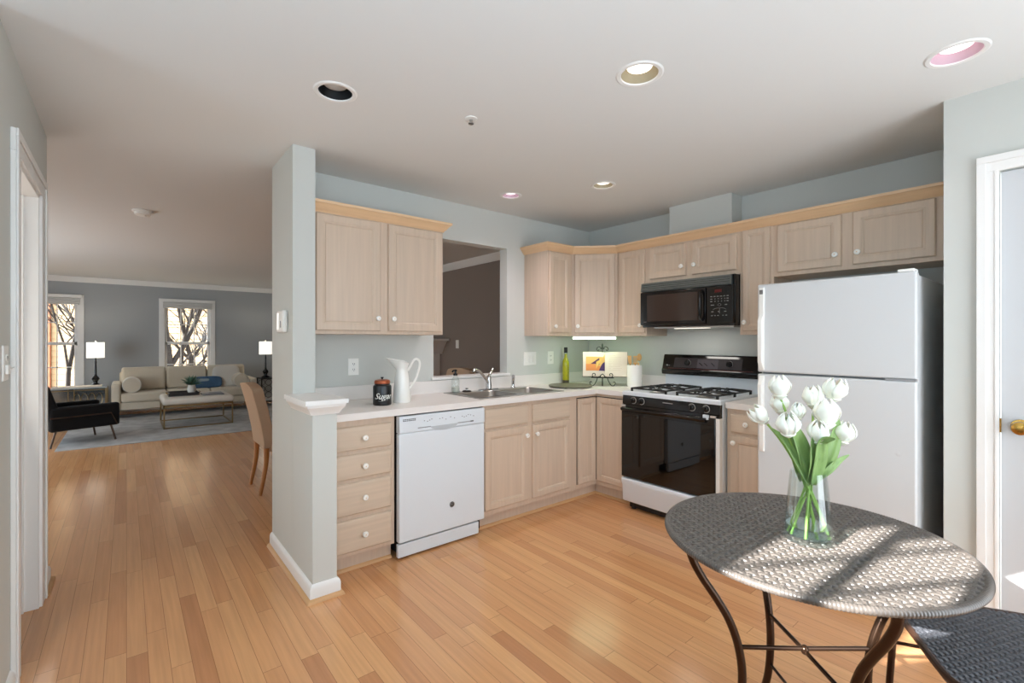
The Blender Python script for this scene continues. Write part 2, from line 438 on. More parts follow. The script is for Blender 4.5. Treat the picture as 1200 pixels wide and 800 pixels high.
# pantry door in the right-hand wall
d = part('door_1', MB().box(2.952, 2.987, -0.531, 0.224, 0.012, 2.06), mat('door_paint', (196, 198, 200), .4), bevel=0.002); d['kind'] = 'structure'
mb = MB()
for y0, y1 in ((0.229, 0.299), (-0.605, -0.535)):
    mb.box(2.928, 2.945, y0, y1, 0, 2.066)
    yo = y0 + 0.04 if y0 > 0 else y0
    mb.box(2.922, 2.928, yo, yo + 0.03, 0, 2.105)
    mb.box(2.925, 2.928, y0 + (0.004 if y0 > 0 else 0.056), y0 + (0.014 if y0 > 0 else 0.066), 0, 2.066)
mb.box(2.928, 2.945, -0.605, 0.299, 2.066, 2.135); mb.box(2.922, 2.928, -0.605, 0.299, 2.105, 2.135)
struct('trim_6', mb, 'trim', bevel=0.002)
k = MB().lathe([(0.0325, 0), (0.032, 0.006), (0.012, 0.009), (0.011, 0.028), (0.024, 0.036), (0.029, 0.05), (0.026, 0.062), (0.012, 0.068)], (2.952, 0.165, 0.955), axis='-x', sy=1)
part('door_knob', k, 'brass', d, label='round brass door knob')
part('strike_plate', MB().box(2.9465, 2.9515, 0.2235, 0.2335, 0.925, 0.985), 'brass', d, label='small brass latch plate')


# ------------------------------------------------------------------ far windows
def window(n, x0, x1, z0=0.42, z1=2.02):
    mb = MB(); mb.box(x0 - 0.09, x0, YF - 0.02, YF, z0 - 0.09, z1 + 0.11); mb.box(x1, x1 + 0.09, YF - 0.02, YF, z0 - 0.09, z1 + 0.11)
    mb.box(x0, x1, YF - 0.02, YF, z1, z1 + 0.11); mb.box(x0, x1, YF - 0.02, YF, z0 - 0.09, z0)
    mb.box(x0 - 0.1, x1 + 0.1, YF - 0.06, YF - 0.02, z0 - 0.015, z0 + 0.012)
    w = struct('window_%d' % n, mb, 'trim', bevel=0.003)
    mb = MB(); zm = 1.27
    for a, b, y in ((z0, zm + 0.02, YF + 0.03), (zm - 0.02, z1, YF + 0.06)):
        mb.box(x0, x0 + 0.04, y, y + 0.03, a, b); mb.box(x1 - 0.04, x1, y, y + 0.03, a, b); mb.box(x0, x1, y, y + 0.03, a, a + 0.045); mb.box(x0, x1, y, y + 0.03, b - 0.045, b)
        for k in (1, 2):
            xm = x0 + 0.04 + (x1 - x0 - 0.08) * k / 3; mb.box(xm - 0.008, xm + 0.008, y + 0.006, y + 0.024, a, b)
        zc = (a + b) / 2; mb.box(x0, x1, y + 0.006, y + 0.024, zc - 0.008, zc + 0.008)
    part('sash', mb, 'trim', w)
    part('pane', MB().box(x0 + 0.02, x1 - 0.02, YF + 0.043, YF + 0.046, z0 + 0.02, zm), 'pane', w)
    part('pane', MB().box(x0 + 0.02, x1 - 0.02, YF + 0.073, YF + 0.076, zm, z1 - 0.02), 'pane', w)
    return w


window(1, *WIN[0][:2]); window(2, *WIN[1][:2])
for i, (a, b) in enumerate((WIN[0][:2], WIN[1][:2])):
    s = thing('roman_shade', ['white folded shade above the window by the black armchair', 'white folded shade above the window behind the sofa'][i], 'window shade', ((a + b) / 2, YF - 0.03, 1.95), group='folded window shades')
    mb = MB().box(a - 0.06, b + 0.06, YF - 0.07, YF - 0.021, 2.07, 2.125)
    part('headrail', mb, 'trim', s, bevel=0.004)
    mb = MB()
    for q in range(4): mb.box(a - 0.03, b + 0.03, YF - 0.06 + 0.004 * (q % 2), YF - 0.022, 1.95 + q * 0.03, 1.976 + q * 0.03)
    part('folds', mb, mat('shade_fabric', (206, 206, 204), 0.8), s, bevel=0.006)


# ================================================================== KITCHEN CABINETS
# cabinet frame: local x = along the front (left to right seen from the room), local -y = out of the wall, z up
def frame_at(wall, a):
    """Matrix of a cabinet whose left front end is at a along the wall"""
    if wall == 'sink': return Matrix.Translation((a, YS, 0))
    return Matrix.Translation((XS, a, 0)) @ Matrix.Rotation(R(-90), 4, 'Z')


def door_mb(T, x0, x1, z0, z1, y, flat=False, stile=0.055):
    """recessed-panel door, front towards -y, back face at y"""
    def ring(i, d): return [(x0 + i, y - d, z0 + i), (x1 - i, y - d, z0 + i), (x1 - i, y - d, z1 - i), (x0 + i, y - d, z1 - i)]
    if flat: L = [ring(0, 0), ring(0, 0.012), ring(0.006, 0.018), ring(0.016, 0.02), ring(0.03, 0.02)]
    else:
        s = stile
        L = [ring(0, 0), ring(0, 0.013), ring(0.005, 0.019), ring(s - 0.014, 0.019), ring(s - 0.010, 0.0165), ring(s - 0.004, 0.0165), ring(s, 0.0125), ring(s + 0.004, 0.010), ring(s + 0.016, 0.012), ring(s + 0.02, 0.0125)]
    return MB(T).loops(L)


def knob(T, x, z, y, parent):
    k = MB(T).lathe([(0.0085, 0), (0.008, 0.010), (0.010, 0.013), (0.0165, 0.017), (0.017, 0.022), (0.014, 0.027), (0.005, 0.0285)], (x, y, z), n=20, axis='y')
    o = part('knob', k, 'ceramic', parent, label='white round ceramic knob')
    part('knob_screw', MB(T).lathe([(0.0035, 0.0284), (0.003, 0.0292)], (x, y, z), n=10, axis='y'), 'crown', o)
    return o


def add_door(c, T, x0, x1, z0, z1, y, kx=None, kz=None, name='door', flat=False, horiz=False, stile=0.055):
    d = part(name, door_mb(T, x0, x1, z0, z1, y, flat, stile), 'woodh' if horiz else 'wood', c, sharp=20)
    if kx is not None: knob(T, kx, kz, y - 0.0195 if not flat else y - 0.02, d)
    return d


def cabinet(name, label, T, w, depth, z0, z1, cat='cabinet', group=None, toe=0.0, x0=0.0):
    loc = T @ Vector(((x0 + w) / 2, -depth / 2, 0 if toe else z0)); rz = math.atan2(T[1][0], T[0][0])
    c = thing(name, label, cat, loc, rz, group)
    mb = MB(T).box(x0, w, -depth, -0.001, z0 + toe, z1)
    part('carcass', mb, 'wood', c, bevel=0.0012)
    if toe: part('toe_kick', MB(T).box(x0, w, -depth + 0.05, -depth + 0.065, 0, toe), 'wood', c)
    return c


G_UP = 'wall cupboards'; G_LO = 'base cupboards'
# ---- left wall cabinet, two doors
T = frame_at('sink', 0.852); DU = 0.308
c = cabinet('wall_cabinet', 'pickled maple two-door wall cabinet above the white pitcher and dishwasher', T, 0.904, DU, 1.365, 2.135, group=G_UP)
add_door(c, T, 0.022, 0.428, 1.386, 2.092, -DU, 0.404, 1.467)
add_door(c, T, 0.484, 0.886, 1.386, 2.092, -DU, 0.512, 1.467)
crown = [(0, 2.100), (0.006, 2.100), (0.010, 2.108), (0.018, 2.114), (0.026, 2.126), (0.040, 2.142), (0.044, 2.146), (0.050, 2.148), (0.052, 2.164), (0, 2.164)]
part('cornice', MB().sweep([(0.852, YS - DU), (1.756, YS - DU), (1.756, YS)], crown), 'crown', c, sharp=25, label='honey maple cornice moulding')
# ---- narrow cabinet right of the pass-through
T = frame_at('sink', 2.80)
c = cabinet('wall_cabinet', 'narrow one-door wall cabinet just right of the pass-through opening', T, 0.30, DU, 1.365, 2.135, group=G_UP)
add_door(c, T, 0.012, 0.262, 1.395, 2.092, -DU, 0.062, 1.447)
# ---- diagonal corner cabinet
c = thing('corner_cabinet', 'diagonal one-door corner wall cabinet above the cookbook stand', 'cabinet', (3.4, 2.9, 1.365), 0, G_UP)
part('carcass', MB().prism([(3.10, YS - .001), (3.10, 2.92), (3.38, 2.63), (XS - .001, 2.63), (XS - .001, YS - .001)], 1.365, 2.135), 'wood', c, bevel=0.0012)
TD = Matrix.Translation((3.10, 2.92, 0)) @ Matrix.Rotation(math.atan2(-0.29, 0.28), 4, 'Z')
add_door(c, TD, 0.024, 0.380, 1.393, 2.094, 0, 0.052, 1.452)
# ---- stove wall
DV = 0.305
T = frame_at('stove', 2.63)
c = cabinet('wall_cabinet', 'narrow one-door wall cabinet left of the black microwave', T, 0.305, DV, 1.365, 2.135, group=G_UP)
add_door(c, T, 0.028, 0.290, 1.393, 2.094, -DV, 0.262, 1.452)
T = frame_at('stove', 2.325)
c = cabinet('wall_cabinet', 'short two-door wall cabinet directly above the black microwave', T, 0.777, DV, 1.80, 2.135, group=G_UP)
add_door(c, T, 0.035, 0.362, 1.832, 2.085, -DV, 0.336, 1.905)
add_door(c, T, 0.415, 0.757, 1.832, 2.085, -DV, 0.442, 1.905)
T = frame_at('stove', 1.548)
c = cabinet('wall_cabinet', 'narrow one-door wall cabinet between the microwave and the fridge', T, 0.226, DV, 1.365, 2.135, group=G_UP)
add_door(c, T, 0.022, 0.205, 1.393, 2.10, -DV, 0.043, 1.452, stile=0.045)
T = frame_at('stove', 1.322)
c = cabinet('wall_cabinet', 'wide two-door wall cabinet directly above the white fridge', T, 0.908, DV, 1.755, 2.135, group=G_UP)
add_door(c, T, 0.026, 0.390, 1.780, 2.094, -DV, 0.362, 1.85)
add_door(c, T, 0.448, 0.822, 1.780, 2.094, -DV, 0.476, 1.85)
# continuous cornice over the corner run
o = part('cornice', MB().sweep([(2.80, YS), (2.80, YS - DU), (3.10, 2.92), (3.38, 2.63), (3.38, 0.412)], crown), 'crown', None, sharp=25)
tag(o, 'honey maple cornice moulding running along the corner wall cabinets to the fridge', 'moulding')

# ---- base cabinets on the sink wall
DB = 0.588; ZT = 0.874
T = frame_at('sink', 0.853)
c = cabinet('drawer_cabinet', 'four-drawer maple base cabinet between the white post and the dishwasher', T, 0.397, DB, 0, ZT, group=G_LO, toe=0.10)
for z0, z1 in ((0.700, 0.836), (0.538, 0.676), (0.336, 0.517), (0.126, 0.308)):
    add_door(c, T, 0.034, 0.372, z0, z1, -DB, 0.203, (z0 + z1) / 2, 'drawer', True, True)
T = frame_at('sink', 1.905)
c = cabinet('sink_cabinet', 'two-door maple base cabinet under the sink with false drawer fronts', T, 0.945, DB, 0, ZT, group=G_LO, toe=0.10)
for x0, x1, kx in ((0.012, 0.408, 0.385), (0.460, 0.862, 0.486)):
    add_door(c, T, x0, x1, 0.138, 0.690, -DB, kx, 0.622)
    add_door(c, T, x0, x1, 0.708, 0.846, -DB, None, None, 'drawer_front', True, True)
# ---- corner cabinet with folding L-shaped door
c = thing('corner_base_cabinet', 'corner base cabinet with L-shaped folding door left of the stove', 'cabinet', (3.4, 2.9, 0), 0, G_LO)
part('carcass', MB().prism([(2.851, YS - .001), (2.851, 2.64), (3.10, 2.64), (3.10, 2.318), (XS - .001, 2.318), (XS - .001, YS - .001)], 0.10, ZT), 'wood', c, bevel=0.0012)
part('toe_kick', MB().prism([(2.851, 2.705), (2.851, 2.69), (3.15, 2.69), (3.15, 2.318), (3.165, 2.318), (3.165, 2.705)], 0, 0.10), 'wood', c)
part('gap_shade_sheet', MB().prism([(2.858, 2.641), (2.858, 2.637), (3.0975, 2.6375), (3.0975, 2.32), (3.101, 2.32), (3.101, 2.641)], 0.139, 0.851), 'dark', c)  # dark sheet behind the folding doors, shade of the gaps put in as colour
T = frame_at('sink', 0.0)
add_door(c, T, 2.863, 3.081, 0.140, 0.845, -DB - 0.002, stile=0.05)
T2 = Matrix.Translation((3.10, 2.62, 0)) @ Matrix.Rotation(R(-90), 4, 'Z')
add_door(c, T2, 0.001, 0.296, 0.140, 0.845, -0.002, stile=0.05)
# ---- narrow base cabinet between stove and fridge
T = frame_at('stove', 1.505)
c = cabinet('narrow_base_cabinet', 'narrow maple base cabinet between the stove and the fridge', T, 0.275, 0.585, 0, ZT, group=G_LO, toe=0.10)
add_door(c, T, 0.028, 0.25, 0.720, 0.842, -0.585, 0.135, 0.782, 'drawer', True, True)
add_door(c, T, 0.028, 0.25, 0.135, 0.700, -0.585, 0.055, 0.655, stile=0.05)
# shoe moulding along the toe kicks
sm = [(0, 0), (0.016, 0), (0.015, 0.008), (0.010, 0.014), (0, 0.018)]
struct('trim_7', MB().sweep([(0.868, 2.69), (1.25, 2.69)], sm), 'shoe'); struct('trim_8', MB().sweep([(1.905, 2.69), (3.15, 2.69), (3.15, 2.318)], sm), 'shoe')

# ---- worktops
mb = MB()
for r in ((0.853, 1.935, 2.60, YS), (2.705, 3.10, 2.60, YS), (1.935, 2.705, 2.60, 2.70), (1.935, 2.705, 3.055, YS), (3.10, XS, 2.60, YS), (3.073, XS, 2.318, 2.60)): mb.box(r[0], r[1], r[2], r[3], ZT + 0.001, 0.914)
# lip in front of the corner is square: join strip
mb.box(3.073, 3.10, 2.60, 2.601, ZT + 0.001, 0.914)
ct = part('worktop', mb, 'lam', None, smooth=False)
tag(ct, 'long white laminate worktop running along the sink wall into the corner', 'worktop')
mb = MB().box(0.872, XS - 0.02, YS - 0.02, YS - 0.0005, 0.914, 1.010); mb.box(XS - 0.02, XS - 0.0005, 2.318, YS - 0.0005, 0.914, 1.010); mb.box(0.8525, 0.872, 2.63, YS - 0.0005, 0.914, 1.010)
part('backsplash', mb, 'lam', ct, bevel=0.002)
ct2 = part('worktop', MB().box(3.073, XS - 0.001, 1.228, 1.505, ZT + 0.001, 0.914), 'lam', None, bevel=0.002)
tag(ct2, 'short white worktop on the narrow cabinet between stove and fridge', 'worktop')
part('backsplash', MB().box(XS - 0.02, XS - 0.001, 1.228, 1.505, 0.914, 1.010), 'lam', ct2, bevel=0.002)

# ================================================================== DISHWASHER
dw = thing('dishwasher', 'white dishwasher built in under the worktop beside the four-drawer cabinet', 'dishwasher', (1.577, 2.9, 0))
mb = MB().box(1.272, 1.882, 2.64, 3.18, 0.03, 0.86); part('tub', mb, 'dark', dw)
L = []
x0, x1 = 1.262, 1.893
door = part('door', MB().box(x0, x1, 2.598, 2.64, 0.105, 0.762), 'white', dw, bevel=0.006)
cp = part('control_panel', MB().box(x0, x1, 2.596, 2.64, 0.764, 0.866), 'white', dw, bevel=0.004)
mb = MB()
for k in range(7):
    for z in (0.846, 0.838): mb.box(1.285 + k * 0.0125, 1.295 + k * 0.0125, 2.5945, 2.5965, z - 0.0022, z + 0.0022)
part('vent', mb, 'greydark', cp)
mb = MB()
for x in (1.43, 1.452, 1.467, 1.482, 1.54, 1.56, 1.585, 1.62, 1.65, 1.71, 1.726, 1.742, 1.758, 1.776, 1.80): mb.cbox((x, 2.5952, 0.826 + 0.006 * math.sin(x * 90)), (0.007, 0.002, 0.005))
part('control_buttons', mb, 'grey', cp)  # small panel buttons joined in one mesh
mb = MB()
A = [(1.475 + 0.20 * t, 2.594, 0.782 - 0.028 * math.sin(math.pi * t) ** 0.6) for t in [i / 24 for i in range(25)]]
pocket = [(x, 2.5955, z) for x, _, z in A]
mb.add([(x, 2.5955, 0.786) for x, _, z in A] + pocket + [(x, 2.612, 0.786) for x, _, z in A] + [(x, 2.606, z + 0.004) for x, _, z in A], [(i, i + 1, 26 + i, 25 + i) for i in range(24)])
part('handle_recess', MB().loops([[(x, 2.5945, z) for x, _, z in A] + [(1.675, 2.5945, 0.786), (1.475, 2.5945, 0.786)], [(x, 2.597, z) for x, _, z in A] + [(1.675, 2.597, 0.786), (1.475, 2.597, 0.786)]]), mat('grey_recess', (186, 192, 197), 0.35), door)
mb = MB().box(1.385, 1.475, 2.5945, 2.599, 0.783, 0.789); mb.box(1.675, 1.80, 2.5945, 2.599, 0.783, 0.789)
part('latch_line', mb, 'grey', cp)
part('latch_lamp', MB().box(1.775, 1.80, 2.594, 2.599, 0.7825, 0.790), 'greydark', cp)
part('toe_panel', MB().box(1.262, 1.855, 2.612, 2.64, 0.012, 0.092), 'white', dw, bevel=0.004)
bd = part('badge', MB().lathe([(0.018, 0), (0.018, 0.003), (0.0165, 0.004)], (1.632, 2.598, 0.262), axis='y', n=28), 'greydark', dw, label='small round grey logo badge with a pale ring')
part('badge_ring', MB().lathe([(0.0155, 0.0041), (0.0155, 0.0046), (0.0135, 0.0046), (0.0135, 0.0041)], (1.632, 2.598, 0.262), axis='y', n=28, cap=False), 'steel', bd)
mb = MB()
for s in (-1, 1):
    cx = 1.632 + s * 0.0038
    mb.tube([(cx + 0.0035 * math.cos(a), 2.5935, 0.262 + 0.0055 * math.sin(a)) for a in [i * 2 * math.pi / 14 + 0.6 for i in range(12)]], 0.0008, 6)
part('badge_monogram', mb, 'steel', bd)

# ================================================================== STOVE
st = thing('stove', 'white gas stove with black oven door below the black microwave', 'stove', (3.35, 1.905, 0))
SY0, SY1 = 1.515, 2.308
part('body', MB().box(3.06, 3.66, SY0, SY1, 0.06, 0.895), 'white', st, bevel=0.004)
for y in (SY0 + 0.06, SY1 - 0.06):
    for x in (3.10, 3.60): part('leg', MB().lathe([(0.018, 0), (0.018, 0.062)], (x, y, 0), n=14), 'blackmatte', st)
part('kick_plate', MB().box(3.085, 3.10, SY0 + 0.03, SY1 - 0.03, 0.012, 0.06), 'blackmatte', st)
mb = MB().sweep([(3.66, SY1), (3.045, SY1), (3.045, SY0), (3.66, SY0)], [(-0.02, 0.897), (0.0, 0.897), (0.002, 0.905), (0.0, 0.926), (-0.006, 0.931), (-0.02, 0.928)]) if False else None
# cooktop: shallow tray with raised rim
def ring(x0, x1, y0, y1, z): return [(x0, y0, z), (x1, y0, z), (x1, y1, z), (x0, y1, z)]
mb = MB().loops([ring(3.030, 3.625, SY0 - 0.002, SY1 + 0.002, 0.896), ring(3.030, 3.625, SY0 - 0.002, SY1 + 0.002, 0.922), ring(3.036, 3.62, SY0 + 0.004, SY1 - 0.004, 0.929), ring(3.055, 3.61, SY0 + 0.022, SY1 - 0.022, 0.929), ring(3.075, 3.605, SY0 + 0.04, SY1 - 0.04, 0.918)])
part('cooktop', mb, 'white', st, bevel=0.0015, sharp=20)
# burners and grates
for gy in (SY0 + 0.20, SY1 - 0.20):
    for gx in (3.205, 3.465):
        b = part('burner', MB().lathe([(0.062, 0.9185), (0.064, 0.921), (0.045, 0.924), (0.040, 0.930), (0.036, 0.937), (0.01, 0.939)], (gx, gy, 0), n=24), 'steel', st, label='pale metal drip ring with black burner cap')
        part('burner_cap', MB().lathe([(0.030, 0.9375), (0.031, 0.942), (0.026, 0.946), (0.004, 0.947)], (gx, gy, 0), n=20), 'blackmatte', b)
    mb = MB(); zt = 0.957; gx0, gx1, gy0, gy1 = 3.085, 3.585, gy - 0.15, gy + 0.15
    rad = 0.0065
    mb.tube([(gx0, gy0, zt - 0.008), (gx1, gy0, zt - 0.008), (gx1, gy1, zt - 0.008), (gx0, gy1, zt - 0.008)], rad, 6, closed=True)
    mb.box((gx0 + gx1) / 2 - rad, (gx0 + gx1) / 2 + rad, gy0, gy1, zt - 0.012, zt)
    for gx in (3.205, 3.465):
        for a in range(8):
            an = a * math.pi / 4
            ex, ey = math.cos(an), math.sin(an)
            k = min((0.118 / abs(ex)) if abs(ex) > 0.01 else 9, (0.148 / abs(ey)) if abs(ey) > 0.01 else 9)
            mb.tube([(gx + ex * 0.038, gy + ey * 0.038, zt), (gx + ex * 0.06, gy + ey * 0.06, zt + 0.004), (gx + ex * k, gy + ey * k, zt - 0.006)], rad * 0.9, 6)
    for x in (gx0, gx1, (gx0 + gx1) / 2):
        for y in (gy0, gy1): mb.box(x - 0.007, x + 0.007, y - 0.007, y + 0.007, 0.919, zt - 0.004)
    part('grate', mb, 'blackmatte', st)
# slanted front control panel
def slab(y0, y1, prof): return MB().loops([[(x, y, z) for x, z in prof] for y in (y0, y1)])
cp = part('control_panel', slab(SY0 + 0.004, SY1 - 0.004, [(3.075, 0.825), (3.024, 0.828), (3.030, 0.895), (3.075, 0.895)]), 'black', st, bevel=0.002)
for y in (2.20, 2.126, 1.715, 1.612):
    kb = part('knob', MB().lathe([(0.026, 0), (0.026, 0.004), (0.020, 0.006), (0.019, 0.022), (0.016, 0.025)], (3.026, y, 0.862), axis='-x', n=24), 'black', st, label='black burner knob with silver ring')
    part('knob_ring', MB().lathe([(0.0265, 0.0012), (0.0265, 0.0046), (0.0225, 0.0052), (0.0225, 0.0012)], (3.026, y, 0.862), axis='-x', n=24, cap=False), 'silverink', kb)
    part('knob_grip', MB().box(2.990, 3.004, y - 0.004, y + 0.004, 0.845, 0.879), 'black', kb, bevel=0.002)
part('name_strip', MB().box(3.0245, 3.0262, 1.865, 1.945, 0.868, 0.873), 'silverink', cp)
part('trim_strip', MB().box(3.022, 3.06, SY0 + 0.004, SY1 - 0.004, 0.806, 0.826), 'black', st)
for y in (SY0 + 0.045, SY1 - 0.018): part('end_cap', MB().box(3.012, 3.05, y - .018, y + .018, 0.808, 0.822), mat('almond_plastic', (200, 192, 182), 0.4), st)
part('door_clip', MB().box(3.008, 3.04, SY0 + 0.075, SY0 + 0.115, 0.792, 0.824), 'white', st, bevel=0.003)
dr = part('oven_door', MB().box(3.014, 3.058, SY0 + 0.03, SY1 - 0.002, 0.262, 0.806), 'black', st, bevel=0.004)
part('door_glass', MB().box(3.0115, 3.0145, SY0 + 0.034, SY1 - 0.006, 0.268, 0.755), 'blackglass', dr)
part('door_handle', slab(SY0 + 0.09, SY1 - 0.012, [(3.014, 0.770), (2.992, 0.778), (2.984, 0.792), (2.990, 0.803), (3.014, 0.805)]), 'black', dr, bevel=0.003)
part('side_trim', MB().box(3.02, 3.06, SY0 + 0.002, SY0 + 0.028, 0.262, 0.806), 'plastic', st, label='white strip beside the oven door')
part('drawer', slab(SY0 + 0.004, SY1 - 0.002, [(3.06, 0.252), (3.022, 0.252), (3.012, 0.242), (3.012, 0.215), (3.024, 0.195), (3.030, 0.08), (3.038, 0.066), (3.06, 0.064)]), 'white', st, bevel=0.002, sharp=50)
# backguard
part('riser', MB().box(3.615, 3.66, SY0 + 0.01, SY1 - 0.01, 0.915, 1.045), 'white', st, bevel=0.004)
bgd = part('backguard', slab(SY0, SY1, [(3.66, 1.038), (3.58, 1.038), (3.574, 1.048), (3.572, 1.078), (3.580, 1.088), (3.610, 1.195), (3.618, 1.206), (3.66, 1.206)]), 'black', st, bevel=0.003)


def bgp(y, u):  # point on slanted face of the backguard, u = 0..1 up
    return (3.580 + 0.030 * u - 0.001, y, 1.088 + 0.107 * u)


def bg_plate(y0, y1, u0, u1, m, name, parent, th=0.002):
    a0, a1 = bgp(0, u0), bgp(0, u1)
    return part(name, slab(y0, y1, [(a0[0] - th, a0[2]), (a1[0] - th, a1[2]), (a1[0] + 0.004, a1[2]), (a0[0] + 0.004, a0[2])]), m, parent)


ov = bg_plate(1.63, 2.20, 0.10, 0.86, mat('plum_black_panel', (34, 26, 30), 0.45), 'overlay', bgd, 0.0012)
bg_plate(1.815, 1.990, 0.10, 0.78, mat('smoked_clock_window', (66, 60, 66), 0.4), 'clock_window', bgd, 0.0022)
for k, y in enumerate((1.955, 1.915, 1.855)):
    p = bgp(y, 0.4)
    part('clock_dial', MB().tube([(p[0] - 0.004, y + 0.016, p[2] + 0.012), (p[0] - 0.004, y - 0.012, p[2] - 0.012)], 0.0032, 6), 'black', bgd)
for y in (2.075, 1.727):
    p = bgp(y, 0.48)
    part('dial', MB().lathe([(0.026, 0), (0.026, 0.004), (0.021, 0.006), (0.020, 0.018), (0.016, 0.021)], p, axis='-x', n=24), 'black', bgd)
    mb = MB(); mb.tube([(p[0] - 0.005, p[1] + 0.0275 * math.cos(a), p[2] + 0.0275 * math.sin(a)) for a in [math.pi * (-0.45 + 0.9 * i / 10) + math.pi for i in range(11)]], 0.0012, 6)
    part('dial_scale', mb, 'silverink', bgd)
p = bgp(2.26, 0.25)
mb = MB().cbox((p[0] - 0.001, 2.262, p[2]), (0.003, 0.014, 0.010)); mb.cbox((p[0] - 0.001, 2.243, p[2] - 0.002), (0.003, 0.01, 0.003))
part('logo', mb, 'silverink', bgd)
p = bgp(1.9, 0.03); part('red_line', MB().box(p[0] - 0.003, p[0] + 0.002, SY0 + 0.03, SY1 - 0.06, p[2] - 0.002, p[2] + 0.001), mat('red_pinstripe', (92, 34, 30), 0.4), bgd)

# ================================================================== MICROWAVE
MY0, MY1, MX = 1.552, 2.322, 3.285
mw = thing('microwave', 'black over-range microwave mounted above the stove', 'microwave', (3.48, 1.937, 1.43))
part('body', MB().box(MX + 0.03, XS - 0.002, MY0, MY1, 1.432, 1.797), 'black', mw, bevel=0.004)
part('base_plate', MB().box(MX + 0.05, XS - 0.03, MY0 + 0.02, MY1 - 0.10, 1.422, 1.432), 'steel', mw)
mb = slab(MY0 + 0.02, MY1, [(MX + 0.03, 1.718), (MX + 0.004, 1.724), (MX + 0.016, 1.790), (MX + 0.03, 1.796)])
vg = part('vent_grille', mb, mat('smoked_vent_plastic', (88, 92, 90), 0.3), mw)
mb = MB()
for q in range(4): mb.box(MX + 0.004 + 0.003 * q, MX + 0.02, MY0 + 0.03, MY1 - 0.01, 1.730 + q * 0.015, 1.733 + q * 0.015)
part('vent_slats', mb, 'black', vg)
dr = part('door', MB().box(MX, MX + 0.03, MY0 + 0.205, MY1, 1.450, 1.716), 'black', mw, bevel=0.004)
part('window', MB().box(MX - 0.0015, MX + 0.001, MY0 + 0.265, MY1 - 0.065, 1.478, 1.690), 'microglass', dr)
part('handle', MB().tube(spline([(MX, MY0 + 0.232, 1.475), (MX - 0.03, MY0 + 0.230, 1.50), (MX - 0.034, MY0 + 0.229, 1.58), (MX - 0.03, MY0 + 0.230, 1.665), (MX, MY0 + 0.232, 1.692)], 5), 0.010, 10), 'black', dr)
cp = part('control_panel', MB().box(MX + 0.002, MX + 0.03, MY0 + 0.004, MY0 + 0.198, 1.450, 1.716), 'black', mw, bevel=0.003)
part('display', MB().box(MX, MX + 0.003, MY0 + 0.085, MY0 + 0.135, 1.672, 1.692), 'red', cp)
mb = MB()
for r, z in enumerate((1.640, 1.622, 1.604)):
    for q in range(6): mb.box(MX + 0.0006, MX + 0.003, MY0 + 0.034 + q * 0.024, MY0 + 0.034 + q * 0.024 + (0.014 if q in (0, 5) or r == 0 else 0.006), z, z + 0.006)
for y, z, w in ((0.140, 1.578, 0.024), (0.045, 1.578, 0.016), (0.145, 1.530, 0.016), (0.100, 1.530, 0.012), (0.05, 1.530, 0.016), (0.15, 1.502, 0.012), (0.128, 1.502, 0.01), (0.104, 1.502, 0.012), (0.07, 1.502, 0.008), (0.045, 1.502, 0.012)): mb.box(MX + 0.0006, MX + 0.003, MY0 + y, MY0 + y + w, z, z + 0.0055)
mb.tube([(MX + 0.001, MY0 + 0.101 + 0.013 * math.cos(a), 1.581 + 0.008 * math.sin(a)) for a in [i * math.pi / 10 for i in range(20)]], 0.001, 5, closed=True)
mb.tube([(MX + 0.001, MY0 + 0.100 + 0.048 * math.cos(a), 1.545 + 0.014 * math.sin(a)) for a in [math.pi * i / 14 for i in range(15)]], 0.0011, 5)
mb.tube([(MX + 0.001, MY0 + 0.100, 1.556), (MX + 0.001, MY0 + 0.100, 1.520)], 0.0014, 5)
part('keypad', mb, mat('keypad_print', (128, 128, 126), 0.4), cp)
lm = part('added_glow_strip', MB().box(MX + .10, MX + .16, MY0 + .25, MY0 + .52, 1.4185, 1.4225), mat('added_glow_surface', (250, 246, 236), .4, emit=(255, 246, 228), es=1.2), mw, label='added glowing strip on the underside')  # glow added under the microwave to go with the splash fill
d_ = bpy.data.lights.new('added_splash_fill', 'AREA'); d_.shape = 'RECTANGLE'; d_.size = .06; d_.size_y = .27; d_.energy = 0.6; d_.color = (1, .96, .9)  # area light added to brighten the wall behind the stove
l_ = bpy.data.objects.new('added_splash_fill', d_); COL.objects.link(l_); l_.location = (MX + .13, MY0 + .385, 1.416)
part('door_brand', MB().box(MX - 0.0008, MX + 0.001, MY1 - 0.058, MY1 - 0.035, 1.474, 1.477), 'silverink', dr)

# ================================================================== FRIDGE
FX, FY0, FY1 = 2.865, 0.492, 1.212
fr = thing('fridge', 'white top-freezer fridge under the wide cabinet by the pantry wall', 'fridge', (3.22, 0.85, 0))
part('body', MB().box(FX + 0.062, 3.60, FY0 + 0.004, FY1 - 0.004, 0.03, 1.640), mat('fridge_side_enamel', (214, 216, 217), 0.35), fr, bevel=0.004)
part('kick_grille', MB().box(FX + 0.03, FX + 0.062, FY0 + 0.01, FY1 - 0.01, 0.03, 0.09), 'greydark', fr)
for y in (FY0 + 0.06, FY1 - 0.06):
    for x in (FX + 0.12, 3.52): part('roller', MB().lathe([(0.02, 0), (0.02, 0.032)], (x, y, 0), n=12), 'blackmatte', fr)
part('gasket', MB().box(FX + 0.05, FX + 0.063, FY0 + 0.012, FY1 - 0.012, 0.10, 1.636), 'grey', fr)
fd = part('freezer_door', MB().box(FX, FX + 0.052, FY0, FY1, 1.141, 1.652), 'fridge', fr, bevel=0.009, seg=3)
rd = part('fridge_door', MB().box(FX, FX + 0.052, FY0, FY1, 0.10, 1.131), 'fridge', fr, bevel=0.009, seg=3)
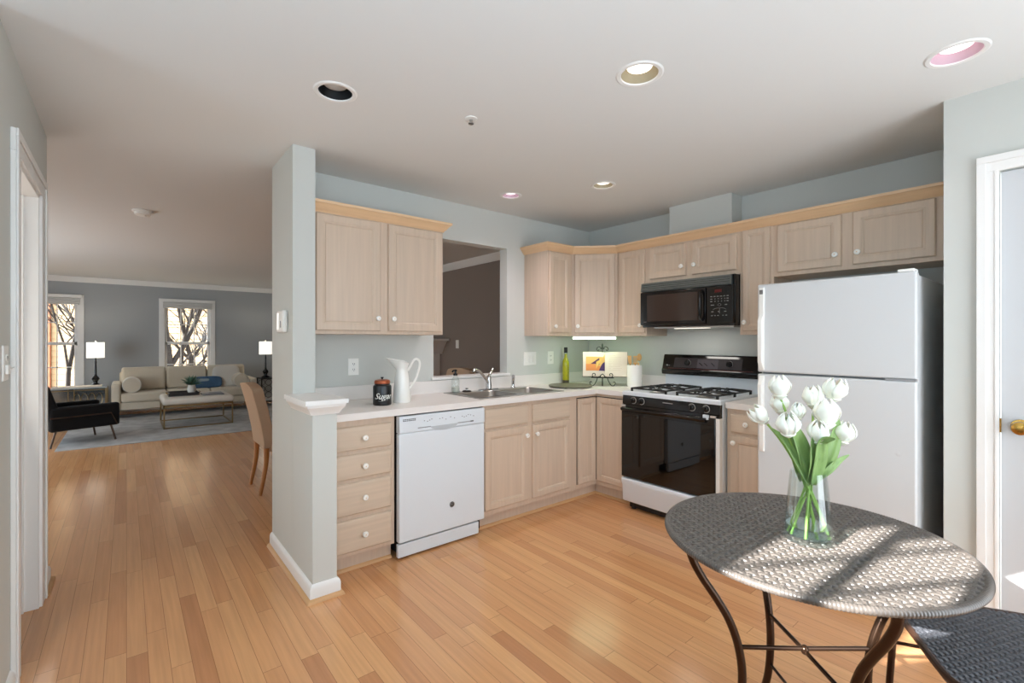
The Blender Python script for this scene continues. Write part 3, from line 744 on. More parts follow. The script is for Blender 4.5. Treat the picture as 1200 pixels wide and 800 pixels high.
part('hinge_cover', MB().box(FX + 0.01, FX + 0.09, FY0 + 0.01, FY0 + 0.075, 1.6525, 1.668), 'plastic', fr, bevel=0.004)
part('middle_hinge', MB().box(FX - 0.001, FX + 0.03, FY0 + 0.004, FY0 + 0.12, 1.1315, 1.1405), 'grey', fr, bevel=0.001)
hy = FY1 - 0.026


def fhandle(zs, parent):
    L = []
    for z, prj, w in zs:
        L.append([(FX + 0.001, hy - w, z), (FX - prj, hy - w * 0.8, z), (FX - prj, hy + w * 0.8, z), (FX + 0.001, hy + w, z)])
    part('handle', MB().loops(L), 'plastic', parent, bevel=0.003)


fhandle([(1.632, 0.010, 0.015), (1.615, 0.012, 0.016), (1.47, 0.012, 0.016), (1.44, 0.036, 0.014), (1.20, 0.036, 0.014), (1.165, 0.014, 0.016), (1.152, 0.008, 0.016)], fd)
fhandle([(1.12, 0.008, 0.016), (1.10, 0.014, 0.016), (1.07, 0.036, 0.014), (0.86, 0.036, 0.014), (0.83, 0.012, 0.016), (0.69, 0.012, 0.016), (0.68, 0.008, 0.015)], rd)
bd = part('badge', MB().box(FX - 0.0135, FX - 0.011, hy - 0.009, hy + 0.009, 1.594, 1.618), 'greydark', fd, label='small dark brand badge')
mb = MB()
for q in range(3): mb.box(FX - 0.0142, FX - 0.013, hy - 0.0065, hy + 0.0065, 1.598 + q * 0.0065, 1.601 + q * 0.0065)
part('badge_print', mb, 'silverink', bd)
part('dent', MB().lathe([(0.012, 0), (0.010, 0.0006), (0.002, 0.001)], (FX, 0.56, 0.78), axis='-x', n=16), 'fridge', rd)

# ================================================================== SINK
sk = thing('sink', 'double-bowl stainless steel sink set into the white worktop', 'sink', (2.32, 2.9, 0.914))
def rr(x0, x1, y0, y1, r, z, n=5):
    P = []
    for cx, cy, a0 in ((x1 - r, y0 + r, -90), (x1 - r, y1 - r, 0), (x0 + r, y1 - r, 90), (x0 + r, y0 + r, 180)):
        for k in range(n + 1):
            a = R(a0 + 90 * k / n); P.append((cx + r * math.cos(a), cy + r * math.sin(a), z))
    return P
# rim: frame around two bowls
mb = MB(); zr = 0.919
xs_ = [1.905, 1.945, 2.305, 2.335, 2.695, 2.735]; ys_ = [2.662, 2.708, 3.045, 3.155]
for i in range(5):
    for j in range(3):
        if j == 1 and i in (1, 3): continue
        mb.box(xs_[i], xs_[i + 1], ys_[j], ys_[j + 1], 0.9145, zr)
part('rim', mb, 'steel', sk, smooth=False)
for x0, x1 in ((1.945, 2.305), (2.335, 2.695)):
    L = [rr(x0, x1, 2.708, 3.045, 0.05, zr + 0.001), rr(x0 + .006, x1 - .006, 2.714, 3.039, 0.05, zr - 0.008), rr(x0 + .014, x1 - .014, 2.722, 3.031, 0.06, 0.80), rr(x0 + .035, x1 - .035, 2.743, 3.01, 0.05, 0.765), rr(x0 + .16, x1 - .16, 2.86, 2.90, 0.018, 0.760)]
    b = part('bowl', MB().loops(L, close_ends=False).add(L[-1], [tuple(range(24))]), 'steel', sk)
    part('corner_fill', MB().loops([rr(x0 - .003, x1 + .003, 2.705, 3.048, 0.004, zr + 0.0006), rr(x0, x1, 2.708, 3.045, 0.05, zr + 0.0008)], close_ends=False), 'steel', b)
    part('drain', MB().lathe([(0.04, 0.7605), (0.042, 0.763), (0.03, 0.764), (0.02, 0.761)], ((x0 + x1) / 2, 2.88, 0), n=20), 'chrome', b)
# faucet
fa = thing('faucet', 'chrome single-lever faucet standing behind the sink bowls', 'faucet', (2.30, 3.10, 0.919))
part('base_plate', MB().loops([rr(2.20, 2.40, 3.075, 3.125, 0.024, 0.919), rr(2.20, 2.40, 3.075, 3.125, 0.024, 0.925), rr(2.206, 2.394, 3.081, 3.119, 0.019, 0.929)]), 'chrome', fa)
part('body', MB().lathe([(0.026, 0.928), (0.025, 0.96), (0.022, 1.0), (0.023, 1.02), (0.018, 1.032), (0.004, 1.036)], (2.30, 3.10, 0)), 'chrome', fa)
sp = part('spout', MB().tube(spline([(2.295, 3.095, 0.975), (2.24, 3.065, 1.02), (2.16, 3.03, 1.078), (2.10, 3.005, 1.098), (2.075, 2.995, 1.085)], 6), 0.012, 12), 'chrome', fa)
part('lever', MB().tube(spline([(2.305, 3.105, 1.025), (2.325, 3.11, 1.05), (2.352, 3.118, 1.08), (2.36, 3.12, 1.095)], 5), 0.008, 10, rs=[0.012] * 6 + [0.009] * 5 + [0.007] * 5), 'chrome', fa)
# side sprayer
sp = thing('side_sprayer', 'small chrome side sprayer right of the faucet', 'sprayer', (2.56, 3.10, 0.919))
part('socket', MB().lathe([(0.022, 0.919), (0.022, 0.925), (0.014, 0.935), (0.013, 0.955)], (2.56, 3.10, 0), n=18), 'chrome', sp)
part('spray_head', MB().tube(spline([(2.56, 3.10, 0.95), (2.56, 3.098, 0.985), (2.555, 3.09, 1.01), (2.545, 3.078, 1.02)], 4), 0.014, 12), 'chrome', sp)
part('trigger', MB().tube([(2.566, 3.112, 0.965), (2.575, 3.122, 1.0), (2.572, 3.118, 1.015)], 0.006, 8), 'chrome', sp)
# soap bottle
sb = thing('soap_bottle', 'clear glass soap bottle with black pump left of the sink', 'bottle', (1.995, 3.125, 0.919))
part('glass_body', MB().lathe([(0.030, 0.919), (0.032, 0.924), (0.032, 1.01), (0.026, 1.03), (0.014, 1.042), (0.014, 1.052)], (1.995, 3.125, 0), n=22), 'glass', sb)
part('soap', MB().lathe([(0.028, 0.923), (0.029, 0.96), (0.004, 0.9605)], (1.995, 3.125, 0), n=20), mat('pale_soap', (226, 222, 210), 0.3), sb)
part('collar', MB().lathe([(0.017, 1.050), (0.017, 1.064), (0.008, 1.068), (0.007, 1.085)], (1.995, 3.125, 0), n=18), 'black', sb)
part('pump_spout', MB().tube([(2.005, 3.125, 1.088), (1.99, 3.12, 1.092), (1.962, 3.108, 1.088), (1.955, 3.105, 1.08)], 0.007, 8), 'black', sb)
# stopper
sp = thing('sink_stopper', 'black rubber sink stopper with chrome knob lying on the sink ledge', 'stopper', (2.085, 3.10, 0.919))
part('disc', MB().lathe([(0.036, 0.9192), (0.038, 0.923), (0.030, 0.929), (0.012, 0.931)], (2.085, 3.10, 0), n=22), 'blackmatte', sp)
part('knob', MB().lathe([(0.007, 0.930), (0.006, 0.937), (0.014, 0.942), (0.012, 0.948), (0.003, 0.949)], (2.085, 3.10, 0), n=16), 'chrome', sp, label='chrome knob')

# ================================================================== THINGS ON THE WORKTOP
VR = Vector((0.7723, -0.6352, 0)); VF = Vector((0.6352, 0.7723, 0)); VROT = R(-39.436)


def view_frame(x, y, z, rot=VROT): return Matrix.Translation((x, y, z)) @ Matrix.Rotation(rot, 4, 'Z')


WT = 0.914
# ---- canister
def text_mb(body, size, shear=0.0, T=None, wrap=None, offset=0.0):
    c = bpy.data.curves.new('lettering', 'FONT'); c.body = body; c.size = size; c.shear = shear; c.align_x = 'CENTER'; c.align_y = 'CENTER'; c.offset = offset; c.resolution_u = 3
    o = bpy.data.objects.new('lettering', c); COL.objects.link(o)
    me = bpy.data.meshes.new_from_object(o.evaluated_get(bpy.context.evaluated_depsgraph_get())); bpy.data.objects.remove(o)
    vs = [tuple(v.co) for v in me.vertices]; fs = [tuple(p.vertices) for p in me.polygons]; bpy.data.meshes.remove(me)
    if wrap: vs = [(wrap * math.sin(x / wrap), -wrap * math.cos(x / wrap), y) for x, y, _ in vs]
    else: vs = [(x, 0, y) for x, y, _ in vs]
    return MB(T).add(vs, fs)


CX, CY = 1.265, 2.846
cn = thing('canister', 'black sugar canister with copper lid in front of the white pitcher', 'canister', (CX, CY, WT))
part('body', MB().lathe([(0.052, WT), (0.0565, WT + .004), (0.0575, WT + .012), (0.0575, 1.030), (0.055, 1.038), (0.048, 1.043), (0.048, 1.056)], (CX, CY, 0), n=40), mat('black_glazed_tin', (16, 17, 18), 0.3), cn)
ld = part('lid', MB().lathe([(0.048, 1.050), (0.050, 1.054), (0.050, 1.064), (0.045, 1.072), (0.030, 1.076), (0.004, 1.077)], (CX, CY, 0), n=36), mat('copper_lid', (172, 96, 66), 0.3, metal=0.85), cn, label='copper lid')
part('lid_knob', MB().lathe([(0.006, 1.076), (0.005, 1.082), (0.010, 1.087), (0.009, 1.091), (0.002, 1.092)], (CX, CY, 0), n=16), 'blackmatte', ld)
TC = view_frame(CX, CY, 0.972, math.atan2(-CX, CY) + R(6)) @ Matrix.Rotation(R(0), 4, 'X')
tm = text_mb('Sugar', 0.052, 0.45, TC, 0.0579, 0.0006)
part('lettering', tm, mat('white_ink', (228, 228, 222), 0.5), cn, smooth=False, label='white script lettering reading Sugar')
TC2 = view_frame(CX, CY, 0.944, math.atan2(-CX, CY) + R(8))
part('underline', MB(TC2).add([(0.0579 * math.sin(a), -0.0579 * math.cos(a), z + 0.003 * math.sin(a * 5)) for a in [(-0.55 + 1.1 * i / 12) for i in range(13)] for z in (0, 0.0018)], [(2 * i, 2 * i + 2, 2 * i + 3, 2 * i + 1) for i in range(12)]), 'silverink', cn, smooth=False)
# ---- pitcher
PX, PY = 1.419, 2.881
pt = thing('pitcher', 'tall white ceramic pitcher with a looped handle on the worktop', 'pitcher', (PX, PY, WT), VROT)
TP = view_frame(PX, PY, 0)
prof = [(0.055, 0.914), (0.058, 0.920), (0.057, 0.95), (0.052, 1.02), (0.045, 1.09), (0.040, 1.125), (0.039, 1.135), (0.041, 1.145), (0.046, 1.17), (0.050, 1.19)]
L = []; n = 40
for k, (r, z) in enumerate(prof):
    t = max(0, (z - 1.135) / 0.055); l = []
    for i in range(n):
        a = 2 * math.pi * i / n; s = max(0, -math.cos(a)); x = r * math.cos(a) - t * 0.062 * s ** 3; y = r * math.sin(a) * (1 - 0.25 * t * s)
        rib = 1 + (0.012 * math.cos(a * 20) if z < 1.1 and z > 0.93 else 0)
        l.append((x * rib, y * rib, z + t * (0.018 * s ** 2 - 0.016 * max(0, math.cos(a)) ** 1.0)))
    L.append(l)
inner = [[(x * 0.9, y * 0.9, z + 0.001) for x, y, z in l] for l in (L[-1], L[-4], L[2])]
part('body', MB(TP).loops(L + inner), 'ceramic', pt)
part('handle', MB(TP).tube(spline([(0.038, 0, 1.125), (0.058, 0, 1.155), (0.082, 0, 1.196), (0.108, 0, 1.196), (0.118, 0, 1.165), (0.104, 0, 1.105), (0.082, 0, 1.05), (0.058, 0, 1.015), (0.050, 0, 1.01)], 6), 0.0085, 12), 'ceramic', pt)
# ---- round board
bd = thing('round_board', 'round grey-green glass board lying in the worktop corner', 'board', (3.036, 2.876, WT))
part('disc', MB().lathe([(0.186, WT + .006), (0.192, WT + .009), (0.193, WT + .015), (0.188, WT + .019), (0.02, WT + .019)], (3.036, 2.876, 0), n=56), mat('olive_grey_glass', (112, 110, 92), 0.4, spec=0.4), bd)
for a in range(4):
    part('foot', MB().lathe([(0.012, WT), (0.013, WT + .006)], (3.036 + 0.15 * math.cos(a * math.pi / 2 + .5), 2.876 + 0.15 * math.sin(a * math.pi / 2 + .5), 0), n=12), 'blackmatte', bd)
# ---- oil bottle
BX, BY = 3.257, 3.147
bt = thing('oil_bottle', 'slim bottle of yellow olive oil standing behind the round board', 'bottle', (BX, BY, WT))
part('glass_body', MB().lathe([(0.028, WT), (0.032, WT + .006), (0.032, 1.10), (0.030, 1.125), (0.022, 1.145), (0.0145, 1.165), (0.013, 1.20)], (BX, BY, 0), n=24), mat('olive_oil', (178, 172, 22), 0.08, spec=0.7), bt)
part('neck_band', MB().lathe([(0.0155, 1.193), (0.0165, 1.197), (0.0165, 1.203), (0.014, 1.206)], (BX, BY, 0), n=18), 'glass', bt)
part('cap', MB().lathe([(0.0165, 1.205), (0.0175, 1.208), (0.0175, 1.254), (0.015, 1.259)], (BX, BY, 0), n=20), 'blackmatte', bt)
TB = view_frame(BX, BY, 0)
mb = MB(TB)
for k in range(9):
    a = 0.35 + 0.16 * math.sin(k * 2.1); z = 0.95 + k * 0.016
    mb.tube([(0.0325 * math.sin(a), -0.0325 * math.cos(a), z), (0.0328 * math.sin(a + .18), -0.0328 * math.cos(a + .18), z + 0.010)], 0.0022, 6)
part('herb_print', mb, mat('dark_herb', (54, 48, 16), 0.5), bt)
part('base_sediment', MB().lathe([(0.0322, WT + .004), (0.0325, WT + .008), (0.0325, WT + .028), (0.0321, WT + .032)], (BX, BY, 0), n=24, cap=False), mat('dark_base', (60, 46, 20), 0.3), bt)
# ---- crock with wooden utensils
KX, KY = 3.482, 2.522
ck = thing('utensil_crock', 'white cylindrical utensil crock beside the stove', 'crock', (KX, KY, WT))
part('body', MB().lathe([(0.062, WT), (0.066, WT + .004), (0.066, 1.103), (0.064, 1.107), (0.060, 1.105), (0.058, 0.93), (0.004, 0.928)], (KX, KY, 0), n=40), 'ceramic', ck)
woodm = mat('beech_utensil', (222, 174, 108), 0.5, noise=0.08, nscale=2, stretch=(60, 60, 5))
for i, (lx, ly, tip, w, lab, slots) in enumerate(((-0.036, 0.01, (-0.046, 0.0, 1.190), 0.034, 'plain wooden spatula leftmost in the white crock', 0), (0.0, -0.02, (0.002, -0.03, 1.188), 0.040, 'slotted wooden turner in the middle of the white crock', 3), (0.03, 0.015, (0.052, 0.02, 1.205), 0.038, 'wooden spoon leaning right in the white crock', 0))):
    TU = view_frame(KX, KY, 0)
    u = thing('wooden_utensil', lab, 'utensil', TU @ Vector((lx * .5, ly * .5, 0.93)), VROT, 'wooden utensils in the crock')
    b = Vector((lx * 0.5, ly * 0.5, 0.931)); t = Vector(tip); m_ = b.lerp(t, 0.72)
    part('handle', MB(TU).tube([b, b.lerp(t, .4), m_], 0.006, 8), woodm, u)
    dirv = (t - m_)
    if i < 2:
        mb = MB(TU); n_ = slots + 1 if slots else 1
        segs = [(-1, 1)] if not slots else [(-1, -.62), (-.38, -.12), (.12, .38), (.62, 1)]
        for s0, s1 in segs:
            q = [(m_.x + s0 * w / 2 * .75, m_.y - .003, m_.z), (m_.x + s1 * w / 2 * .75, m_.y - .003, m_.z), (t.x + s1 * w / 2, t.y - .003, t.z), (t.x + s0 * w / 2, t.y - .003, t.z)]
            mb.loops([q, [(x, y + .006, z) for x, y, z in q]])
        if slots:
            for zz, e in ((0.0, .16), (.86, 1.0)):
                a0, a1 = m_.lerp(t, zz), m_.lerp(t, e)
                q = [(a0.x - w / 2 * .85, a0.y - .003, a0.z), (a0.x + w / 2 * .85, a0.y - .003, a0.z), (a1.x + w / 2 * .95, a1.y - .003, a1.z), (a1.x - w / 2 * .95, a1.y - .003, a1.z)]
                mb.loops([q, [(x, y + .006, z) for x, y, z in q]])
        part('blade', mb, woodm, u, bevel=0.002)
    else:
        part('bowl', MB(TU).blob(tuple(m_.lerp(t, .6)), (0.042, 0.014, 0.066), 1, 1), woodm, u)
# ---- cookbook on a wrought-iron stand
TS = view_frame(3.324, 2.754, 0, R(-50.3)); LEAN = Matrix.Translation((0, 0, 0.998)) @ Matrix.Rotation(R(-14), 4, 'X') @ Matrix.Translation((0, 0, -0.998))
TL = TS @ LEAN
sd = thing('book_stand', 'black wrought-iron scrollwork book stand under the diagonal corner cabinet', 'book stand', TS @ Vector((0, 0, WT)), R(-50.3))
iron = 'blackmatte'
mb = MB(TS)
for s in (-1, 1):
    mb.tube(spline([(s * .012, -.045, .998), (s * .04, -.05, .995), (s * .052, -.06, .965), (s * .075, -.07, .928), (s * .10, -.07, .925), (s * .112, -.07, .945), (s * .104, -.07, .958), (s * .092, -.07, .952)], 6), 0.0036, 8)
    mb.tube(spline([(s * .075, -.046, .992), (s * .088, -.05, 1.005), (s * .086, -.052, 1.026), (s * .07, -.052, 1.030), (s * .062, -.052, 1.018), (s * .068, -.052, 1.010)], 6), 0.0034, 8)
    mb.tube(spline([(0, -.048, 1.026), (s * .016, -.048, 1.012), (s * .03, -.048, 0.996), (s * .075, -.046, .992)], 5), 0.0036, 8)
part('scroll_feet', mb, iron, sd)
part('ledge', MB(TS).box(-.10, .10, -.05, -.002, .988, .994), iron, sd)
part('post', MB(TS).tube([(0, -.04, WT + .003), (0, -.04, .99)], 0.004, 8), iron, sd)
part('rear_leg', MB(TS).tube([(0, .058, 1.18), (0, .125, WT + .004)], 0.004, 8), iron, sd)
mb = MB(TL)
mb.tube([(0, .020, .99), (0, .020, 1.25)], 0.005, 8); mb.tube([(0, .018, 1.24), (0, .018, 1.315)], 0.0055, 8, rs=[0.005, 0.002]); mb.blob((0, .018, 1.285), (.018, .012, .05), 1, 1, 10, 8)
for s in (-1, 1):
    mb.tube(spline([(0, .018, 1.245), (s * .010, .018, 1.268), (s * .030, .018, 1.280), (s * .048, .018, 1.268), (s * .050, .018, 1.25), (s * .038, .018, 1.244), (s * .032, .018, 1.253)], 6), 0.0036, 8)
    mb.tube([(s * .02, .018, 1.262), (0, .018, 1.256)], 0.0045, 6)
part('finial', mb, iron, sd, label='fleur-de-lis finial')
bk = thing('cookbook', 'open cookbook with a photo of peppers resting on the iron stand', 'book', TS @ Vector((0, 0, .996)), R(-50.3))
z0, z1 = 0.997, 1.222; xl, xm, xr = -.176, .024, .222
part('cover', MB(TL).loops([[(xl - .004, .012, z), (xm, .018, z), (xr + .004, .002, z), (xr + .004, -.002, z), (xm, .014, z), (xl - .004, .008, z)] for z in (z0 - .002, z1 + .003)]), mat('dark_cover', (44, 38, 34), 0.5), bk)
page = mat('cream_page', (226, 214, 198), 0.7)
def sheet(xa, xb, yfa, yb): # page block: yfa(t) front depth
    N_ = 12; P_ = [(xa + (xb - xa) * i / N_, yfa(i / N_)) for i in range(N_ + 1)]
    return MB(TL).loops([[(x, y, z) for x, y in P_] + [(x, yb(i / N_), z) for i, (x, y) in list(enumerate(P_))[::-1]] for z in (z0, z1)])
fl = lambda t: -.012 - .010 * math.sin(math.pi * min(1, t * .9 + .1)) + .012 * t ** 4
part('page_block', sheet(xl, xm, fl, lambda t: .008 + .006 * t), page, bk)
fr_ = lambda t: fl(1 - t) - .004 * t
part('page_block', sheet(xm, xr, fr_, lambda t: .014 - .016 * t), page, bk)


def page_poly(pts, off, m, name):
    """flat printed shape on the left page, points in 0..1 page coordinates"""
    mb = MB(TL); V = [];
    for u, v in pts: V.append((xl + (xm - xl) * u, fl(u) - off, z0 + (z1 - z0) * v))
    mb.add(V, [tuple(range(len(V)))]); return part(name, mb, m, bk, smooth=False)


def strip_poly(f0, f1, u0, u1, off, m, name, n=10):
    mb = MB(TL); V = []
    for i in range(n + 1):
        u = u0 + (u1 - u0) * i / n
        for v in (f0(u), f1(u)): V.append((xl + (xm - xl) * u, fl(u) - off, z0 + (z1 - z0) * v))
    mb.add(V, [(2 * i, 2 * i + 2, 2 * i + 3, 2 * i + 1) for i in range(n)]); return part(name, mb, m, bk, smooth=False)


strip_poly(lambda u: .23, lambda u: .80, .14, .985, .0012, mat('print_tan', (226, 178, 104), 0.5), 'photo_print', 16)
strip_poly(lambda u: .23, lambda u: .50 - .25 * max(0, u - .45), .14, .78, .0018, mat('print_orange', (226, 142, 74), 0.5), 'printed_shape')
strip_poly(lambda u: .50 - .9 * max(0, u - .55) * 0.2, lambda u: .50 + .26 * max(0, min(1, (u - .35) / .4)), .35, .74, .0024, mat('print_plum', (84, 44, 76), 0.5), 'printed_shape')
strip_poly(lambda u: .23, lambda u: .23 + .36 * math.sin(min(1, (u - .72) / .26) * math.pi / 2), .72, .985, .0024, mat('print_violet', (66, 40, 92), 0.5), 'printed_shape')
strip_poly(lambda u: .40 + 1.6 * (u - .66), lambda u: .62 + .55 * (u - .66), .60, .985, .0030, mat('print_yellow', (232, 190, 96), 0.5), 'printed_shape')
mb = MB(TL)
for k in range(9):
    u0, u1 = .16, .16 + (.55 if k else .3) + .12 * math.sin(k * 3.1); z = z0 + (z1 - z0) * (.84 - .075 * k)
    mb.add([(xm + (xr - xm) * u, fr_(u) - .0012, zz) for u in (u0, (u0 + u1) / 2, u1) for zz in (z, z + .003)], [(0, 2, 3, 1), (2, 4, 5, 3)])
part('text_lines', mb, mat('pale_print', (206, 190, 168), 0.7), bk, smooth=False)


# ================================================================== WALL PLATES, LIGHTS
def plate(label, cat, T, w, h, kind, name='wall_outlet', group=None):
    loc = T @ Vector((0, 0, 0)); o = thing(name, label, cat, loc, math.atan2(T[1][0], T[0][0]), group)
    part('cover_plate', MB(T).loops([rr(-w / 2, w / 2, -h / 2, h / 2, .004, 0) if False else [(x, 0, z) for x, z in ((-w / 2, -h / 2), (w / 2, -h / 2), (w / 2, h / 2), (-w / 2, h / 2))], [(x, -.004, z) for x, z in ((-w / 2, -h / 2), (w / 2, -h / 2), (w / 2, h / 2), (-w / 2, h / 2))], [(x, -.006, z) for x, z in ((-w / 2 + .004, -h / 2 + .004), (w / 2 - .004, -h / 2 + .004), (w / 2 - .004, h / 2 - .004), (-w / 2 + .004, h / 2 - .004))]]), 'plastic', o, sharp=20)
    if kind == 'outlet':
        for z in (-.0195, .0195):
            s = part('socket', MB(T).loops([[(.0155 * math.cos(a), -.006, z + .0135 * math.sin(a)) for a in [i * math.pi / 8 for i in range(16)]], [(.0155 * math.cos(a), -.0085, z + .0135 * math.sin(a)) for a in [i * math.pi / 8 for i in range(16)]]]), 'plastic', o)
            part('slots', MB(T).box(-.0075, -.0045, -.0092, -.008, z - .004, z + .006).box(.0045, .0075, -.0092, -.008, z - .004, z + .006).box(-.002, .002, -.0092, -.008, z - .011, z - .007), 'greydark', s)
    else:
        for k in range(kind):
            x = (k - (kind - 1) / 2) * .046
            part('switch_rocker', MB(T).box(x - .016, x + .016, -.009, -.005, -.033, .033), 'plastic', o, bevel=.002)
    return o


plate('white wall outlet on the sink wall left of the white pitcher', 'outlet', Matrix.Translation((1.222, YS - .0005, 1.142)), .075, .118, 'outlet', group='white wall outlets')
plate('white triple switch plate right of the pass-through above the worktop', 'switch', Matrix.Translation((2.866, YS - .0005, 1.157)), .150, .122, 3, 'switch_plate')
plate('white wall outlet between the triple switch plate and the oil bottle', 'outlet', Matrix.Translation((3.128, YS - .0005, 1.160)), .080, .122, 'outlet', group='white wall outlets')
TLW = Matrix.Translation((-.3375, 2.445, 1.245)) @ Matrix.Rotation(R(90), 4, 'Z')
plate('white wall outlet on the left wall beside the doorway casing', 'outlet', TLW, .085, .125, 'outlet', group='white wall outlets')
pg = thing('plug', 'white plug pushed into the outlet by the left doorway', 'plug', (-.327, 2.43, 1.225), 0)
part('body', MB().cbox((-.3275, 2.44, 1.222), (.009, .04, .034)), 'plastic', pg, bevel=.003)
part('cord_stub', MB().tube([(-.324, 2.44, 1.222), (-.321, 2.455, 1.224), (-.3185, 2.48, 1.228)], .003, 8), 'plastic', pg)
plate('white wall outlet on the far wall left of the beige sofa', 'outlet', Matrix.Translation((-.165, YF - .0005, .42)), .072, .118, 'outlet', group='white wall outlets')
TTW = Matrix.Translation((XS - .0005, 5.72, 1.27)) @ Matrix.Rotation(R(-90), 4, 'Z')
plate('single white switch plate on the taupe wall beyond the pass-through', 'switch', TTW, .075, .12, 1, 'switch_plate')
# thermostat on the end wall
th = thing('thermostat', 'white rounded thermostat on the partition wall beside the hallway', 'thermostat', (.727, 3.01, 1.44))
part('case', MB().box(.697, .7275, 2.94, 3.085, 1.372, 1.502), 'plastic', th, bevel=.010, seg=3)
part('display', MB().box(.6955, .6985, 3.03, 3.065, 1.39, 1.486), mat('lit_display', (240, 240, 236), .3, emit=(255, 255, 250), es=.5), th)
part('dial_strip', MB().box(.694, .699, 2.975, 2.985, 1.40, 1.44), 'grey', th, bevel=.001)


def can(i, x, y, r, label, refl, on, color=(255, 244, 224), power=0.0, depth=.07):
    o = thing('recessed_light', label, 'ceiling light', (x, y, CEIL), 0, 'recessed ceiling lights')
    part('trim_ring', MB().lathe([(r - .004, CEIL + .001), (r - .002, CEIL - .004), (r + .012, CEIL - .005), (r + .018, CEIL - .001), (r + .018, CEIL + .0005)], (x, y, 0), n=40, cap=False), 'trim', o)
    part('reflector', MB().lathe([(r - .003, CEIL), (r - .008, CEIL + depth * .6), (r - .018, CEIL + depth), (.01, CEIL + depth + .004)], (x, y, 0), n=40, cap=False), refl, o)
    rb = r * .68
    bulb = mat('lit_lamp_glass', color, .3, emit=color, es=1.8) if on else mat('unlit_lamp_glass', (196, 194, 190), .3)
    part('bulb', MB().lathe([(rb * .55, CEIL + depth - .002), (rb, CEIL + depth * .55), (rb * .95, CEIL + depth * .42), (rb * .5, CEIL + depth * .34), (.003, CEIL + depth * .32)], (x, y, 0), n=30), bulb, o, label='lit lamp' if on else 'unlit grey lamp')
    if power:
        d = bpy.data.lights.new('can_light', 'SPOT'); d.energy = power; d.spot_size = R(125); d.spot_blend = .8; d.color = lin(color); d.shadow_soft_size = .05
        l = bpy.data.objects.new('can_light', d); COL.objects.link(l); l.location = (x, y, CEIL - .01); l.rotation_euler = (0, 0, 0)
    return o


can(0, *CANS[0], 'unlit recessed ceiling light with black baffle near the hallway', 'blackmatte', False, depth=.075)
warmr = mat('cream_reflector', (150, 140, 116), .4)
can(1, *CANS[1], 'lit recessed ceiling light with cream reflector above the kitchen floor', warmr, True, (255, 246, 232), 20)
pinkr = mat('pinkish_reflector', (188, 164, 174), .35)
can(2, *CANS[2], 'lit recessed ceiling light with pinkish reflector near the pantry door', pinkr, True, (255, 240, 240), 3)
can(3, *CANS[3], 'lit recessed ceiling light in front of the microwave cabinets', warmr, True, (255, 246, 232), 20, .045)
can(4, *CANS[4], 'small lit recessed ceiling light in front of the pass-through', pinkr, True, (255, 236, 244), 20, .045)
sp = thing('sprinkler', 'small metal sprinkler head on the ceiling between the recessed lights', 'sprinkler', (1.338, 1.951, CEIL))
part('escutcheon', MB().lathe([(.032, CEIL), (.031, CEIL - .004), (.012, CEIL - .007)], (1.338, 1.951, 0), n=24), 'plastic', sp)
part('head', MB().lathe([(.008, CEIL - .006), (.007, CEIL - .022), (.014, CEIL - .024), (.014, CEIL - .027), (.003, CEIL - .028)], (1.338, 1.951, 0), n=16), 'steel', sp)
sm_ = thing('smoke_detector', 'white round smoke detector on the ceiling over the hallway', 'smoke detector', (.107, 5.139, CEIL))
part('base', MB().lathe([(.072, CEIL), (.072, CEIL - .012), (.066, CEIL - .016)], (.107, 5.139, 0), n=32), 'plastic', sm_)
part('housing', MB().lathe([(.060, CEIL - .015), (.058, CEIL - .034), (.046, CEIL - .042), (.004, CEIL - .043)], (.107, 5.139, 0), n=32), 'plastic', sm_)
part('test_button', MB().lathe([(.007, CEIL - .042), (.006, CEIL - .045)], (.127, 5.12, 0), n=12), 'grey', sm_)
ul = thing('under_cabinet_light', 'bright fluorescent strip light under the diagonal corner cabinet', 'strip light', (3.245, 2.78, 1.36))
TDL = TD
part('housing', MB(TDL).box(.005, .395, .004, .075, 1.352, 1.3645), 'plastic', ul, bevel=.002)
part('diffuser', MB(TDL).box(.010, .390, .006, .070, 1.336, 1.3525), mat('glowing_tube', (240, 255, 236), .4, emit=(222, 255, 208), es=11), ul, bevel=.005, seg=3)


